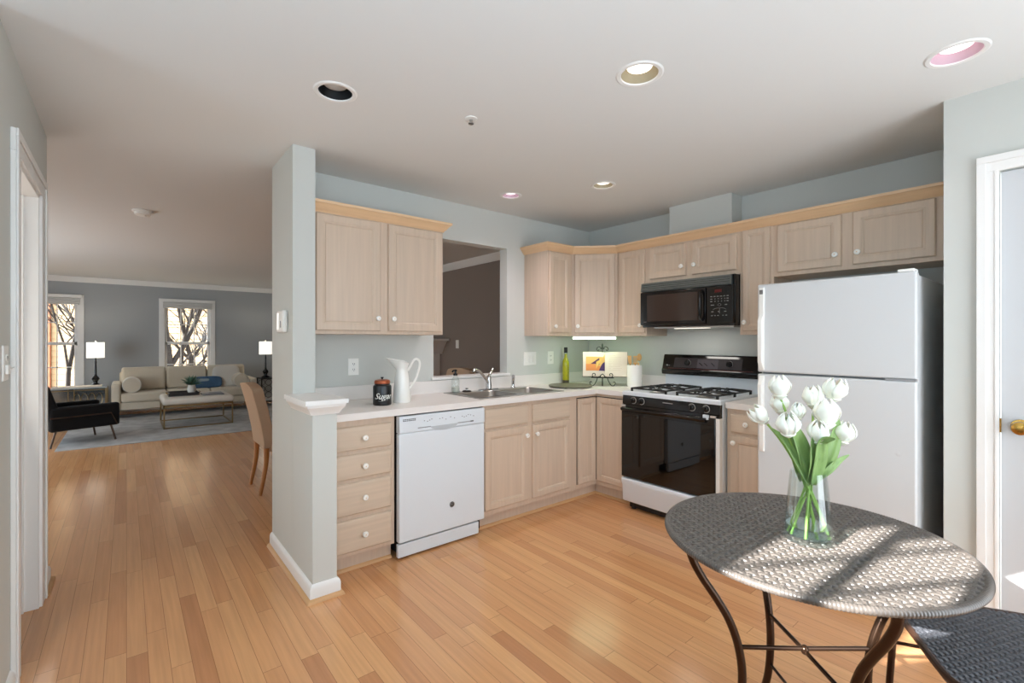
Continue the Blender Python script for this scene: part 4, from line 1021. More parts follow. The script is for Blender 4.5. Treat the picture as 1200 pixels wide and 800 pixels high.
# ================================================================== WICKER BISTRO TABLE
def weave_np(inside, ext, step, wx, wy, A, z0):
    """woven sheet: flat strands run along y (rows of width wx), paired strands run along x every wy; returns verts, faces"""
    n = int(2 * ext / step) + 1
    g = np.linspace(-ext, ext, n); X, Y = np.meshgrid(g, g, indexing='ij')
    fx = X / wx; i = np.floor(fx); cx = fx - i - 0.5
    jy = Y / wy; j = np.round(jy)
    # rows bend a little so that the strands look hand-woven
    weft = np.cos(np.pi * jy + np.pi * i); weft = A * np.sign(weft) * np.abs(weft) ** 0.7
    two = np.abs(np.abs(cx) - 0.22) / 0.22
    weft = weft - A * 0.55 * np.clip(two, 0, 1.1) ** 2 - A * 2.6 * np.clip((np.abs(cx) - 0.36) / 0.1, 0, 1)
    d = (jy - j) * wy
    hw = wy * 0.17
    warp = -A * np.cos(np.pi * (fx - 0.5) + np.pi * j)
    dd = np.abs(np.abs(d) - hw * 0.55) / (hw * 0.5)
    warp = np.where(np.abs(d) < hw, warp - A * 0.4 * np.clip(dd, 0, 1.2) ** 2, -9)
    Z = z0 + np.maximum(weft, warp)
    ok = inside(X, Y)
    idx = -np.ones(X.shape, int); 
    q = ok[:-1, :-1] & ok[1:, :-1] & ok[1:, 1:] & ok[:-1, 1:]
    use = np.zeros_like(ok); use[:-1, :-1] |= q; use[1:, :-1] |= q; use[1:, 1:] |= q; use[:-1, 1:] |= q
    idx[use] = np.arange(use.sum())
    V = np.stack([X[use], Y[use], Z[use]], 1)
    F = np.stack([idx[:-1, :-1][q], idx[1:, :-1][q], idx[1:, 1:][q], idx[:-1, 1:][q]], 1)
    return V, F


def np_part(name, V, F, m, parent, local=True):
    me = bpy.data.meshes.new(name); me.vertices.add(len(V)); me.vertices.foreach_set('co', V.astype(np.float32).ravel())
    me.loops.add(F.size); me.loops.foreach_set('vertex_index', F.astype(np.int32).ravel())
    me.polygons.add(len(F)); me.polygons.foreach_set('loop_start', np.arange(0, F.size, 4, dtype=np.int32))
    me.update(calc_edges=True); me.validate(); me.shade_smooth(); me.materials.append(M[m] if isinstance(m, str) else m)
    o = bpy.data.objects.new(name, me); COL.objects.link(o); o.parent = parent
    return o


TX, TY, TZ, TR = 1.609, 0.541, 0.730, 0.398
tb = thing('bistro_table', 'round woven wicker bistro table with curved bronze metal legs', 'table', (TX, TY, 0))
V, F = weave_np(lambda X, Y: X * X + Y * Y < (TR - 0.002) ** 2, TR, 0.0016, 0.0155, 0.025, 0.0026, TZ - 0.0025)
top = np_part('tabletop', V, F, 'wicker', tb)
part('underside', MB().lathe([(TR - .004, TZ - .010), (TR - .004, TZ - .016), (.01, TZ - .016)], (TX, TY, 0), n=64), 'wicker', top)
n, mth_ = 1500, 14
th_ = np.linspace(0, 2 * np.pi, n, endpoint=False); ph = np.linspace(0, 2 * np.pi, mth_, endpoint=False)
TH, PH = np.meshgrid(th_, ph, indexing='ij')
rr_ = 0.0095 + 0.0017 * np.abs(np.sin(0.5 * (300 * TH + 1.2 * PH)))
Vr = np.stack([(TR + rr_ * np.cos(PH)) * np.cos(TH), (TR + rr_ * np.cos(PH)) * np.sin(TH), TZ - 0.0105 + rr_ * np.sin(PH)], -1).reshape(-1, 3)
ii = np.arange(n)[:, None]; jj = np.arange(mth_)[None, :]
Fr = np.stack([ii * mth_ + jj, ((ii + 1) % n) * mth_ + jj, ((ii + 1) % n) * mth_ + (jj + 1) % mth_, ii * mth_ + (jj + 1) % mth_], -1).reshape(-1, 4)
np_part('wrapped_rim', Vr, Fr, 'wicker', tb)
LEGP = [(0.714, .352), (0.66, .345), (0.60, .315), (0.53, .268), (0.46, .228), (0.376, .200), (0.28, .190), (0.16, .205), (0.06, .245), (0.008, .285)]
DIRS = [(-.76, .65), (.76, -.65), (.635, .772), (-.635, -.772)]
for k, (dx, dy) in enumerate(DIRS):
    lg = part('leg', MB().tube(spline([(TX + dx * r, TY + dy * r, z) for z, r in LEGP], 5), 0.0125, 12), 'bronze', tb)
    part('foot', MB().lathe([(.015, 0), (.016, .004), (.014, .016)], (TX + dx * .285, TY + dy * .285, 0), n=14), 'blackmatte', lg)
for a, b, dz in ((0, 1, 0.006), (2, 3, -0.006)):
    part('cross_bar', MB().tube([(TX + DIRS[a][0] * .2, TY + DIRS[a][1] * .2, .376 + dz), (TX, TY, .376 + dz * .6), (TX + DIRS[b][0] * .2, TY + DIRS[b][1] * .2, .376 + dz)], 0.0065, 10), 'bronze', tb)
part('cross_bolt', MB().blob((TX, TY, .376), (.024, .024, .03), 1, 1, 12, 8), 'bronze', tb)
for a, b in ((2, 3),):
    part('lower_brace', MB().tube([(TX + DIRS[a][0] * .197, TY + DIRS[a][1] * .197, .20), (TX + DIRS[b][0] * .197, TY + DIRS[b][1] * .197, .20)], 0.005, 8), 'bronze', tb)
part('top_ring', MB().tube([(TX + .35 * math.cos(a), TY + .35 * math.sin(a), TZ - .024) for a in [i * math.pi / 24 for i in range(48)]], .008, 8, closed=True), 'bronze', tb)

# ---- wicker chair
CHX, CHY, CHR = 1.936, 0.123, R(209.4)
ch = thing('wicker_chair', 'dark woven wicker chair tucked beside the round bistro table', 'chair', (CHX, CHY, 0), CHR)
TCH = Matrix.Translation((CHX, CHY, 0)) @ Matrix.Rotation(CHR, 4, 'Z'); SZ = 0.45; SW = 0.225
V, F = weave_np(lambda X, Y: (np.abs(X) / SW) ** 7 + (np.abs(Y) / SW) ** 7 < 1, SW, 0.0015, 0.0115, 0.0165, 0.0021, SZ)
V[:, 0] *= 1.1
V[:, 2] -= 0.012 * np.clip(1 - (V[:, 0] / SW / 1.1) ** 2, 0, 1) * np.clip(1 - (V[:, 1] / SW) ** 2, 0, 1)
seat = np_part('seat', V, F, 'wickerdark', ch)
se = [(1.1 * SW * math.copysign(abs(math.cos(a)) ** (2 / 7), math.cos(a)), SW * math.copysign(abs(math.sin(a)) ** (2 / 7), math.sin(a))) for a in [2 * math.pi * i / 96 for i in range(96)]]
part('seat_rim', MB(TCH).tube([(x * .995, y * .995, SZ - .009) for x, y in se], .0105, 10, closed=True), mat('brown_wicker_rim', (74, 50, 38), .4), ch)
part('seat_underside', MB(TCH).prism([(x * .97, y * .97) for x, y in se[::3]], SZ - .034, SZ - .020), 'wickerdark', seat)
for sx, sy in ((-1, -1), (1, -1), (-1, 1), (1, 1)):
    top_ = [(sx * .228, sy * .205 - .01 * sy, SZ - .02), (sx * .228, sy * .207, .25), (sx * .232, sy * .222, .004)]
    if sy > 0: top_ = [(sx * .222, .30, .92), (sx * .226, .245, .70), (sx * .228, .214, .47)] + top_[1:]
    part('leg', MB(TCH).tube(spline(top_, 5), .0105, 10), 'bronze', ch)
for sx in (-1, 1):
    part('stretcher', MB(TCH).tube([(sx * .228, -.2, .29), (sx * .228, .21, .29)], .006, 8), 'bronze', ch)
part('stretcher', MB(TCH).tube([(-.228, .0, .29), (.228, .0, .29)], .006, 8), 'bronze', ch)
part('backrest', MB(TCH).loops([[(-.218, y, z), (.218, y, z), (.218, y + .014, z), (-.218, y + .014, z)] for y, z in ((.228, .56), (.24, .66), (.262, .78), (.288, .88), (.294, .905))]), 'wickerdark', ch, bevel=.004)

# ================================================================== VASE WITH TULIPS
VX, VY, VZ = 1.575, 0.520, TZ
TV = view_frame(VX, VY, VZ)
vz = thing('vase', 'clear tapered glass vase of water on the woven bistro table', 'vase', (VX, VY, VZ), VROT)
def vr(z): return 0.067 - 0.020 * (z / 0.205)
outer = [(0.058, 0.0005), (0.066, 0.003), (vr(.01), .01), (vr(.05), .05), (vr(.10), .10), (vr(.15), .15), (vr(.205), .205)]
inn = [(vr(.205) - .0028, .205), (vr(.15) - .003, .15), (vr(.1) - .003, .1), (vr(.05) - .003, .05), (vr(.02) - .004, .02), (.05, .014), (.003, .013)]
part('glass_wall', MB(TV).lathe(outer + inn, n=48), 'glass', vz)
part('water', MB(TV).lathe([(.05, .0145), (vr(.02) - .0045, .0205), (vr(.046) - .0035, .046), (.003, .0462)], n=40), 'water', vz)


def bloom_mb(T, size, h, openness, seed):
    rnd = random.Random(seed); mb = MB(T)
    for k in range(6):
        a0 = k * math.pi / 3 + rnd.uniform(-.12, .12) + seed; inner = k % 2; NU, NV = 6, 9; L = []
        op = openness * rnd.uniform(.7, 1.3); hh = h * rnd.uniform(.93, 1.04)
        for v in range(NV + 1):
            t = v / NV
            rad = size * (0.18 + 0.82 * math.sin(min(1, t * 1.55) * math.pi / 2)) * (1 - .72 * (max(0, t - .45) / .55) ** 2.0 * (1 - op)) * (0.9 if inner else 1.0) + op * size * .55 * max(0, t - .6)
            wd = 0.78 * math.sin(math.pi * min(.985, .18 + .80 * t ** 1.3)) ** .7
            row = []
            for u in range(NU + 1):
                s = -1 + 2 * u / NU; a = a0 + s * wd
                r2 = rad * (1 - .05 * (1 - s * s) * (-1)); zz = hh * (t - .07 * s * s * t) 
                row.append((r2 * math.cos(a), r2 * math.sin(a), zz))
            L.append(row)
        mb.loops(L, close_ends=False, ring=False)
    mb.lathe([(size * .15, -.004), (size * .45, .004), (size * .6, h * .12), (size * .2, h * .2)], n=12)
    return mb


def leaf_mb(T, pts, w):
    P = [Vector(p) for p in spline(pts, 6)]; L = []; m = len(P)
    for i, p in enumerate(P):
        t = i / (m - 1); tan = (P[min(i + 1, m - 1)] - P[max(i - 1, 0)]).normalized()
        side = tan.cross(Vector((0.15, -1, 0.1))).normalized(); nrm = side.cross(tan)
        ww = w * (math.sin(math.pi * min(.985, .12 + .86 * t ** .8))) * (1 if t < .98 else .3)
        L.append([tuple(p + side * (s * ww) + nrm * (abs(s) * ww * .45)) for s in (-1, -.5, 0, .5, 1)])
    return MB(T).loops(L, close_ends=False, ring=False)


# x across, y depth, z up in the vase frame; size, height, openness, tilt across / depth, label
TUL = [(-.074, .020, .452, .029, .064, .25, -.06, 'white tulip standing highest at the left of the vase'),
       (-.092, -.045, .352, .030, .068, .10, -.18, 'large closed white tulip low at the left of the vase'),
       (-.150, -.01, .372, .024, .056, .9, -.75, 'open white tulip leaning out furthest left over the counter edge'),
       (-.062, .035, .398, .025, .056, .5, -.1, 'white tulip half hidden behind the large closed one at left'),
       (-.036, -.005, .383, .019, .050, .0, -.05, 'small pointed white tulip bud in the middle of the bunch'),
       (-.010, -.055, .330, .026, .064, .1, -.1, 'white tulip hanging low in the middle of the bunch'),
       (.026, -.05, .382, .033, .078, .30, .04, 'biggest white tulip in the centre front of the bunch'),
       (.036, .03, .420, .027, .062, .55, .05, 'white tulip behind the biggest one in the centre'),
       (.086, .015, .446, .031, .066, .6, .06, 'open white tulip standing highest at the right of the vase'),
       (.082, -.03, .322, .029, .060, .35, .22, 'white tulip lowest at the right of the vase')]
LEAVES = {0: [((-.014, -.01, .19), (-.035, -.03, .26), (-.07, -.05, .33), (-.098, -.05, .375), .023)],
          2: [((-.01, -.02, .17), (-.045, -.03, .235), (-.085, -.03, .30), (-.125, -.02, .34), .014)],
          4: [((0, 0, .17), (-.012, -.045, .24), (-.020, -.06, .30), (-.014, -.055, .345), .025)],
          5: [((.0, -.02, .17), (-.004, -.05, .25), (-.012, -.075, .31), (.008, -.11, .325), .022)],
          7: [((.012, .0, .18), (.03, -.03, .25), (.050, -.04, .32), (.064, -.035, .375), .025)],
          8: [((.01, .02, .17), (.04, .02, .25), (.06, .02, .33), (.068, .02, .39), .022)],
          9: [((.01, -.01, .18), (.035, -.03, .215), (.07, -.03, .245), (.102, -.03, .262), .012)],
          3: [((-.008, .02, .17), (-.03, .02, .26), (-.045, .02, .33), (-.05, .02, .37), .024)]}
for k, (x, y, z, s, h, op, tilt, lab) in enumerate(TUL):
    t = thing('tulip', lab, 'tulip', TV @ Vector((0, 0, .02)), VROT, 'white tulips in the glass vase')
    ang = 2.399 * k
    bx, by = (-x * .85 + .010 * math.cos(ang)), (-y * .8 + .022 * math.sin(ang))
    rb = math.hypot(bx, by); lim = .054
    if rb > lim: bx, by = bx * lim / rb, by * lim / rb
    mx_, my_ = x * .16 + .006 * math.cos(ang), y * .15 + .010 * math.sin(ang)
    zb = z - h * .5
    tip = Vector((x - math.sin(tilt) * h * .5, y, z - math.cos(tilt) * h * .5))
    pts = [(bx, by, .019), (mx_ * .45 + bx * .55, my_ * .5 + by * .5, .10), (mx_, my_, .19), (mx_ * .45 + tip.x * .55, my_ * .5 + tip.y * .5, .19 + (tip.z - .19) * .62), tuple(tip)]
    part('stem', MB(TV).tube(spline(pts, 6), .0034, 8), 'stem', t)
    TB_ = TV @ Matrix.Translation(tip) @ Matrix.Rotation(tilt, 4, 'Y') @ Matrix.Rotation(.25 * math.sin(k * 1.7), 4, 'X')
    b = part('bloom', bloom_mb(TB_, s * 1.13, h * 1.12, op * .40, k * 1.37), 'petal', t, sharp=80)
    sd_ = b.modifiers.new('thickness', 'SOLIDIFY'); sd_.thickness = .0009
    for *lp, w in LEAVES.get(k, []):
        lf = part('leaf', leaf_mb(TV, lp, w), 'leaf', t, sharp=80)
        sd_ = lf.modifiers.new('thickness', 'SOLIDIFY'); sd_.thickness = .001

# ================================================================== LIVING ROOM
o = part('area_rug', MB().box(-.66, 3.0, 7.74, 10.75, .0005, .010), rug_mat(), None, bevel=.003)
tag(o, 'large faded pale grey rug under the sofa and coffee table', 'rug')
fab = mat('beige_grey_linen', (200, 189, 170), .9, spec=.15, bump=.25, bscale=400, sheen=.2)
fab2 = mat('pale_linen', (206, 202, 194), .9, spec=.15, bump=.25, bscale=400)
legw = mat('tan_wood', (168, 136, 100), .5)
RZ = .0105
sf = thing('sofa', 'long beige three-cushion sofa below the living-room window', 'sofa', (.88, 10.7, RZ))
SX0, SX1, SYF, SYB = -.195, 1.965, 10.22, 11.02
part('base', MB().box(SX0 + .03, SX1 - .03, SYF + .03, SYB, .145, .27), fab, sf, bevel=.015)
for x0 in (SX0, SX1 - .12): part('armrest', MB().box(x0, x0 + .12, SYF, SYB, .145, .60), fab, sf, bevel=.035, seg=4)
part('back', MB().box(SX0 + .1, SX1 - .1, SYB - .15, SYB, .2, .76), fab, sf, bevel=.03, seg=3)
sw = (SX1 - SX0 - .24) / 3
for k in range(3):
    a = SX0 + .12 + sw * k
    part('seat_cushion', MB().box(a + .004, a + sw - .004, SYF - .01, SYB - .14, .272, .435), fab, sf, bevel=.04, seg=4)
    part('back_cushion', MB().loops([[(a + .006, SYB - .33 + q, z), (a + sw - .006, SYB - .33 + q, z), (a + sw - .006, SYB - .15, z), (a + .006, SYB - .15, z)] for q, z in ((0, .437), (.0, .5), (.02, .70), (.05, .845))]), fab, sf, bevel=.04, seg=4)
for x in (SX0 + .07, SX1 - .07):
    for y in (SYF + .06, SYB - .08): part('leg', MB().loops([[(x - r, y - r, z), (x + r, y - r, z), (x + r, y + r, z), (x - r, y + r, z)] for r, z in ((.022, RZ), (.034, .146))]), legw, sf)
for x, lab in ((SX0 + .265, 'round beige bolster cushion against the left sofa arm'), (SX1 - .26, 'round beige bolster cushion against the right sofa arm')):
    b = thing('bolster', lab, 'cushion', (x, 10.5, .435), 0, 'bolster cushions')
    part('cover', MB().lathe([(.02, .0), (.112, .0), (.128, .012), (.128, .43), (.112, .442), (.02, .442)], (x, 10.69, .562), n=30, axis='y'), fab, b)
    part('piping', MB().tube([(x + .124 * math.cos(a), 10.252, .562 + .124 * math.sin(a)) for a in [i * math.pi / 14 for i in range(28)]], .006, 6, closed=True), fab2, b)
p = part('throw_pillow', MB(Matrix.Translation((1.50, 10.60, .63)) @ Matrix.Rotation(R(-14), 4, 'X')).blob((0, 0, 0), (.46, .15, .42), .5, .35), fab2, None); tag(p, 'square pale cushion leaning against the back at the right end of the sofa', 'cushion')
blue = mat('blue_cushion_cloth', (62, 92, 122), .85, noise=.2, nscale=6)
p = part('lumbar_pillow', MB(Matrix.Translation((1.16, 10.50, .535)) @ Matrix.Rotation(R(-12), 4, 'X')).blob((0, 0, 0), (.52, .13, .22), .5, .35), blue, None); tag(p, 'long blue patterned cushion in the middle of the sofa', 'cushion')
part('yellow_band', MB(Matrix.Translation((1.16, 10.493, .475)) @ Matrix.Rotation(R(-12), 4, 'X')).blob((0, 0, 0), (.49, .125, .07), .6, .35), mat('mustard_cloth', (176, 150, 84), .85), p, label='mustard yellow stripe')
part('white_band', MB(Matrix.Translation((1.08, 10.492, .575)) @ Matrix.Rotation(R(-12), 4, 'X')).blob((0, 0, 0), (.26, .125, .06), .6, .35), mat('pale_blue_cloth', (150, 164, 172), .85), p, label='pale blue stripe')

# ---- coffee table: upholstered bench on a gold frame
gold = mat('antique_gold_metal', (150, 128, 92), .35, metal=.8)
KX0, KX1, KY0, KY1 = .42, 1.315, 8.60, 9.52
cf = thing('coffee_table', 'upholstered pale bench-style coffee table on thin gold metal frame', 'coffee table', (.87, 9.05, RZ))
part('cushion_top', MB().box(KX0 - .01, KX1 + .01, KY0 - .01, KY1 + .01, .355, .455), mat('cream_leather', (220, 214, 204), .6), cf, bevel=.04, seg=4)
mb = MB(); b_ = .010
part('top_frame', MB().box(KX0, KX1, KY0, KY0 + .02, .325, .356).box(KX0, KX1, KY1 - .02, KY1, .325, .356).box(KX0, KX0 + .02, KY0, KY1, .325, .356).box(KX1 - .02, KX1, KY0, KY1, .325, .356), gold, cf, smooth=False)
for x in (KX0, KX1 - .02):
    for y in (KY0, KY1 - .02): part('leg', MB().box(x, x + .02, y, y + .02, RZ, .326), gold, cf)
part('floor_frame', MB().box(KX0, KX1, KY0, KY0 + .02, RZ, RZ + .018).box(KX0, KX1, KY1 - .02, KY1, RZ, RZ + .018).box(KX0, KX0 + .02, KY0, KY1, RZ, RZ + .018).box(KX1 - .02, KX1, KY0, KY1, RZ, RZ + .018), gold, cf, smooth=False)
for x in (.70, 1.10): part('rosette', MB().lathe([(.018, 0), (.016, .006), (.006, .009)], (x, KY0, .340), n=14, axis='y'), gold, cf)
ty = thing('tray', 'dark rectangular tray on the upholstered coffee table', 'tray', (.72, 9.12, .456), 0)
part('base', MB().box(.50, .90, 8.92, 9.34, .456, .464), mat('dark_walnut_tray', (40, 34, 32), .4), ty)
part('rim', MB().box(.50, .90, 8.92, 8.935, .464, .505).box(.50, .90, 9.325, 9.34, .464, .505).box(.50, .515, 8.935, 9.325, .464, .505).box(.885, .90, 8.935, 9.325, .464, .505), mat('dark_walnut_rim', (34, 30, 30), .4), ty, smooth=False)
for x in (.497, .903): part('handle', MB().tube([(x, 9.05, .49), (x + (.02 if x > .7 else -.02), 9.06, .50), (x + (.02 if x > .7 else -.02), 9.20, .50), (x, 9.21, .49)], .005, 6), 'brass', ty)
mg = part('magazine', MB().box(.93, 1.22, 8.80, 9.15, .456, .470), mat('grey_magazine', (108, 110, 116), .4), None, bevel=.002); tag(mg, 'grey closed magazine beside the tray on the coffee table', 'magazine')
pv = thing('potted_plant', 'small green plant in white pot on the tray of the coffee table', 'plant', (.86, 9.22, .465))
part('pot', MB().lathe([(.040, .4645), (.058, .50), (.062, .54), (.052, .585), (.056, .60), (.050, .60), (.046, .58)], (.82, 9.22, 0), n=24), 'ceramic', pv)
rnd = random.Random(3); mb = MB()
for k in range(70):
    a = rnd.uniform(0, 6.28); el = rnd.uniform(.1, 1.4); ln = rnd.uniform(.12, .21)
    d = Vector((math.cos(a) * math.cos(el), math.sin(a) * math.cos(el), math.sin(el))); s = d.cross(Vector((0, 0, 1)))
    s = s.normalized() * .017 if s.length > .01 else Vector((.013, 0, 0)); b0 = Vector((.82, 9.22, .60)); c_ = b0 + d * ln * .6; e_ = b0 + d * ln - Vector((0, 0, .02))
    mb.add([b0, c_ + s, e_, c_ - s], [(0, 1, 2, 3)])
part('foliage', mb, mat('succulent_green', (92, 124, 104), .6), pv, smooth=False)
mb = MB().tube([(.82, 9.22, .58), (.82, 9.22, .62)], .008, 6); part('stem', mb, 'stem', pv)

# ---- black armchair
AC = (-.52, 8.33); AR = R(22 + 90)     # local -y is the front
TA = Matrix.Translation((AC[0], AC[1], 0)) @ Matrix.Rotation(AR, 4, 'Z')
# front faces (cos22, sin22): local -y -> (sin AR, -cos AR)
ac = thing('armchair', 'black upholstered armchair with thin metal strip along its arm', 'armchair', (AC[0], AC[1], RZ), AR)
blk = mat('black_velvet', (13, 13, 15), .85, spec=.2, sheen=.15); brz = mat('dark_bronze_strip', (92, 76, 66), .35, metal=.7)
for s, nm in ((-1, 'a'), (1, 'b')):
    x0 = s * .33; x1 = s * .25
    ar_ = part('armrest', MB(TA).box(min(x0, x1), max(x0, x1), -.36, .34, .205, .505), blk, ac, bevel=.03, seg=3)
    xo = s * .334
    part('metal_strip', MB(TA).tube([(xo, .34, .375), (xo, -.26, .375), (xo, -.325, .215)], .008, 6), brz, ar_)
part('seat_cushion', MB(TA).box(-.25, .25, -.34, .25, .22, .42), blk, ac, bevel=.04, seg=3)
part('backrest', MB(TA).loops([[(-.32, y0, z), (.32, y0, z), (.32, y1, z), (-.32, y1, z)] for y0, y1, z in ((.18, .32, .21), (.24, .36, .45), (.34, .45, .78))]), blk, ac, bevel=.03, seg=3)
for x, y, sx_, sy_ in ((-.27, -.28, -.03, -.04), (.27, -.28, .03, -.04), (-.27, .27, -.03, .06), (.27, .27, .03, .06)):
    part('leg', MB(TA).tube([(x, y, .21), (x + sx_, y + sy_, RZ)], .012, 8), brz, ac)

# ---- side tables and lamps
mir = mat('mirror_panel', (150, 158, 160), .12, metal=.85)
tl = thing('mirrored_side_table', 'mirrored side table with gold edges behind the black armchair', 'side table', (-.59, 10.55, 0))
part('top', MB().box(-.96, -.25, 10.32, 10.80, .535, .555), mat('glass_top', (170, 176, 176), .1), tl, bevel=.002)
part('cabinet_body', MB().box(-.94, -.27, 10.34, 10.79, .10, .534), mir, tl)
for x in (-.955, -.275):
    for y in (10.325, 10.775): part('leg', MB().box(x, x + .03, y, y + .02, .011 if y < 10.75 else 0, .536), gold, tl)
mb = MB()
for x in (-.73, -.66): mb.box(x, x + .012, 10.335, 10.341, .10, .534)
for z in (.505,): mb.box(-.93, -.27, 10.335, 10.341, z, z + .012)
for k in range(4):
    cx = -.62 + k * .09; mb.tube([(cx + .04 * math.cos(a), 10.336, .36 + .10 * math.sin(a)) for a in [i * math.pi / 8 for i in range(16)]], .004, 5, closed=True)
part('fretwork', mb, gold, tl)
tp = part('open_book', MB().loops([[(-.92 + .6 * t, y, .556 + .0) for t, y in ((0, 10.36), (1, 10.40), (1, 10.62), (0, 10.60))], [(-.92 + .6 * t, y, .575) for t, y in ((0, 10.37), (1, 10.41), (1, 10.61), (0, 10.59))]]), page, None, bevel=.004); tag(tp, 'white papers spread on the mirrored side table beside the lamp', 'papers')
tr = thing('metal_side_table', 'black open-frame metal side table right of the sofa', 'side table', (2.28, 10.6, 0))
fx0, fx1, fy0, fy1 = 2.075, 2.52, 10.40, 10.82
blkm = 'blackmatte'
part('top', MB().box(fx0, fx1, fy0, fy1, .545, .565), blkm, tr)
for x in (fx0, fx1 - .022):
    for y in (fy0, fy1 - .022): part('leg', MB().box(x, x + .022, y, y + .022, .0105, .546), blkm, tr)
part('shelf', MB().box(fx0 + .01, fx1 - .01, fy0 + .01, fy1 - .01, .085, .105), blkm, tr)
mb = MB()
for k in range(3):
    for q in range(3):
        cx, cz = fx0 + .09 + k * .13, .19 + q * .13
        mb.tube([(cx + .06 * math.cos(a), fy1 - .012, cz + .06 * math.sin(a)) for a in [i * math.pi / 8 for i in range(16)]], .005, 5, closed=True)
part('scrollwork', mb, blkm, tr)
bx_ = part('book', MB().box(2.13, 2.40, 10.46, 10.66, .1055, .135), 'trim', None, bevel=.002); tag(bx_, 'white book lying on the lower shelf of the black side table', 'book')


def lamp(x, y, z, label):
    l = thing('table_lamp', label, 'lamp', (x, y, z), 0, 'white-shaded table lamps')
    part('base', MB().lathe([(.075, z), (.075, z + .018), (.055, z + .03), (.03, z + .05), (.028, z + .07), (.055, z + .115), (.045, z + .145), (.022, z + .17), (.018, z + .2), (.014, z + .36), (.016, z + .40), (.012, z + .44), (.010, z + .52)], (x, y, 0), n=24), 'black', l)
    shade = mat('lit_drum_shade', (246, 244, 236), .8, emit=(255, 250, 238), es=.95)
    s = part('lamp_shade', MB().lathe([(.118, z + .475), (.118, z + .735), (.116, z + .735), (.116, z + .475)], (x, y, 0), n=40, cap=False).loops([[(x + .118 * math.cos(a), y + .118 * math.sin(a), zz) for a in [i * math.pi / 20 for i in range(40)]] for zz in (z + .475, z + .4751)], close_ends=False), shade, l)
    part('finial', MB().lathe([(.012, z + .735), (.006, z + .745), (.010, z + .755), (.003, z + .768)], (x, y, 0), n=12), 'chrome', l)
    part('bulb', MB().blob((x, y, z + .60), (.06, .06, .09), 1, 1, 12, 8), mat('lamp_bulb', (255, 250, 235), .3, emit=(255, 244, 220), es=14), l)
    pd = bpy.data.lights.new('lamp_glow', 'POINT'); pd.energy = 3.5; pd.color = (1, .93, .82); pd.shadow_soft_size = .03
    pl = bpy.data.objects.new('lamp_glow', pd); COL.objects.link(pl); pl.location = (x, y, z + .665)
    part('spider', MB().tube([(x - .116, y, z + .733), (x + .116, y, z + .733)], .002, 5).tube([(x, y, z + .52), (x, y, z + .735)], .003, 6), 'steel', l)


lamp(-.405, 10.62, .5555, 'lit table lamp with white drum shade left of the sofa')
lamp(2.20, 10.62, .5655, 'lit table lamp with white drum shade right of the sofa')

# ---- dining chairs
lin_ = mat('tan_linen', (196, 168, 142), .85, spec=.15, bump=.25, bscale=350)
oak = mat('honey_oak_leg', (178, 118, 62), .4)


def dining_chair(x, y, rot, label, hb=.555):
    """local -y is the front; (x, y) centre of the rear legs line"""
    T = Matrix.Translation((x, y, 0)) @ Matrix.Rotation(rot, 4, 'Z')
    c = thing('dining_chair', label, 'chair', (x, y, 0), rot, 'tan dining chairs')
    L = []
    for t in [i / 12 for i in range(13)]:
        z = .40 + hb * t; yy = -.02 + .11 * t ** 1.4; sc = .012 * abs(math.sin(t * math.pi * 4)); w = .225 + .012 * t + sc
        top = -.02 * 0
        row = []
        for k in range(9):
            u = -1 + 2 * k / 8; row.append((u * w, yy + .0, z - (.022 * u * u if t > .99 else 0)))
        for k in range(9):
            u = 1 - 2 * k / 8; row.append((u * w, yy - .085 - .012 * math.cos(u * math.pi * 2.5) * math.sin(t * math.pi * 4) ** 2, z - (.022 * u * u if t > .99 else 0)))
        L.append(row)
    part('backrest', MB(T).loops(L), lin_, c, bevel=.006, sharp=60)
    part('seat', MB(T).box(-.235, .235, -.50, -.06, .36, .48), lin_, c, bevel=.03, seg=3)
    for sx in (-1, 1):
        P = [(sx * .195, -.045, .42), (sx * .195, -.04, .25), (sx * .2, .005, .005)]
        part('leg', MB(T).tube(spline(P, 5), .022, 8, rs=[.024 - .008 * i / 10 for i in range(11)]), oak, c)
        part('leg', MB(T).tube([(sx * .2, -.46, .37), (sx * .2, -.46, .005)], .02, 8, rs=[.022, .016]), oak, c)


dining_chair(.885, 4.65, R(90), 'tan upholstered dining chair with oak legs beside the hallway')
dining_chair(3.02, 4.67, R(-90), 'tan upholstered dining chair back visible through the pass-through', .60)

# ---- fireplace mantel on the taupe wall
man = mat('grey_white_mantel', (240, 238, 234), .5)
fp = thing('fireplace_mantel', 'pale fireplace mantel on the taupe wall beyond the pass-through', 'mantel', (3.56, 6.7, 0))
part('shelf', MB().box(3.38, XS - .001, 5.93, 7.45, 1.315, 1.352), man, fp, bevel=.004)
part('frieze', MB().sweep([(XS - .001, 6.14), (3.50, 6.14), (3.50, 7.24), (XS - .001, 7.24)], [(0, 1.12), (.012, 1.12), (.012, 1.14), (.02, 1.18), (.05, 1.24), (.08, 1.29), (.09, 1.315), (0, 1.315)][::1]) if False else MB().loops([[(x, y0, z), (XS - .001, y0, z), (XS - .001, 13.38 - y0, z), (x, 13.38 - y0, z)] for x, y0, z in ((3.47, 6.14, 1.12), (3.465, 6.12, 1.16), (3.44, 6.08, 1.22), (3.41, 6.03, 1.28), (3.40, 6.0, 1.314))]), man, fp)
for y0, y1 in ((6.20, 6.42), (6.96, 7.18)): part('pilaster', MB().box(3.50, XS - .001, y0, y1, 0, 1.121), man, fp, bevel=.004)
part('firebox', MB().box(3.60, XS - .002, 6.42, 6.96, 0, 1.12), 'blackmatte', fp)

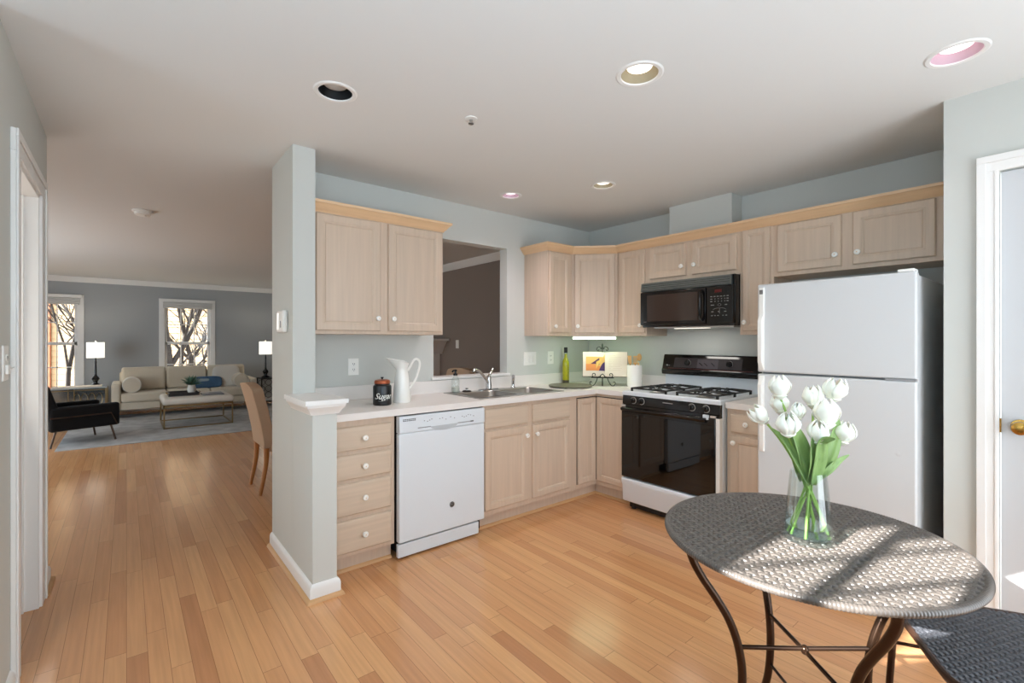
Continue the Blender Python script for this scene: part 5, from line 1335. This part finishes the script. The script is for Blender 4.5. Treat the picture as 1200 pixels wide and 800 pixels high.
# ================================================================== OUTSIDE THE WINDOWS
gr = struct('ground', MB().box(-30, 34, 11.6, 60, -1.7, -1.6), mat('leaf_litter', (150, 120, 88), .95, noise=.3, nscale=1.5))
HT = Matrix.Translation((0, 25, 0)) @ Matrix.Rotation(R(-32), 4, 'Z')
hs = thing('neighbour_house', 'pale sunlit neighbouring house seen through the living-room windows', 'house', (0, 25, -1.6), R(-32))
hm = mat('cream_siding', (172, 150, 118), .9)
mb = MB(HT).box(-16, 16, 0, 8, -1.6, 8)
part('wall', mb, hm, hs, smooth=False)
mb = MB(HT)
for k in range(40): mb.box(-16, 16, -.02, .0, -1.5 + k * .24, -1.5 + k * .24 + .015)
part('siding_lines', mb, mat('siding_shadow_line', (146, 119, 86), .9), hs, smooth=False)
part('roof', MB(HT).loops([[(-16.5, -.6, 8), (16.5, -.6, 8), (16.5, 8.6, 8), (-16.5, 8.6, 8)], [(-16.5, 3.9, 11), (16.5, 3.9, 11), (16.5, 4.1, 11), (-16.5, 4.1, 11)]]), 'greydark', hs, smooth=False)
part('brick_end', MB(HT).box(-16.02, -2.75, -.10, -.02, -1.6, 8), mat('orange_brick', (130, 82, 56), .9, noise=.2, nscale=6), hs, smooth=False, label='orange brick section')
bark = mat('dark_bark', (44, 38, 34), .95, noise=.25, nscale=12)


def tree(x, y, h, seed, label, lean=0.0, spread=1.0, r0=.12):
    rnd = random.Random(seed); t = thing('bare_tree', label, 'tree', (x, y, -1.6), 0, 'bare trees outside the living-room windows')
    trunk = MB(); br = MB()

    def grow(p, d, ln, r, lev):
        pts = [p]; q = p.copy(); dd = d.copy()
        for k in range(4):
            dd = (dd + Vector((rnd.uniform(-.16, .16), rnd.uniform(-.16, .16), rnd.uniform(-.02, .10)))).normalized(); q = q + dd * ln / 4; pts.append(q.copy())
        (trunk if lev == 0 else br).tube(pts, r, 6 if lev < 2 else 4, rs=[r * (1 - .11 * k) for k in range(5)])
        if lev >= 4 or r < .006: return
        for k in range(rnd.choice((3, 4, 4)) if lev else 7):
            i = rnd.randint(1, 4); a = rnd.uniform(0, 6.28); side = Vector((math.cos(a), math.sin(a), 0)) * spread
            nd = (dd * rnd.uniform(.4, .9) + side * rnd.uniform(.5, 1.0) + Vector((0, 0, .25))).normalized()
            grow(pts[i], nd, ln * rnd.uniform(.5, .72), r * rnd.uniform(.40, .62), lev + 1)
    grow(Vector((x, y, -1.6)), Vector((lean, 0, 1)), h, r0, 0)
    part('trunk', trunk, bark, t, sharp=60); part('branches', br, bark, t, sharp=60)


TREES = [(.86, 15.0, 4.4, 11, 'thick bare tree with forked trunk left in the window behind the sofa', .02, 1, .135), (1.75, 17.5, 4.6, 12, 'bare tree with fine twigs right in the window behind the sofa', -.03, 1, .08),
         (2.45, 19.0, 4.6, 14, 'thin bare tree farthest right outside the window behind the sofa', .0, 1, .055), (-1.25, 15.5, 4.4, 15, 'straight bare tree in the left window behind the armchair', .0, 1, .06), (-1.0, 19.5, 4.6, 16, 'thin bare tree farther back in the left window', .05, 1, .05)]
for a in TREES: tree(*a)
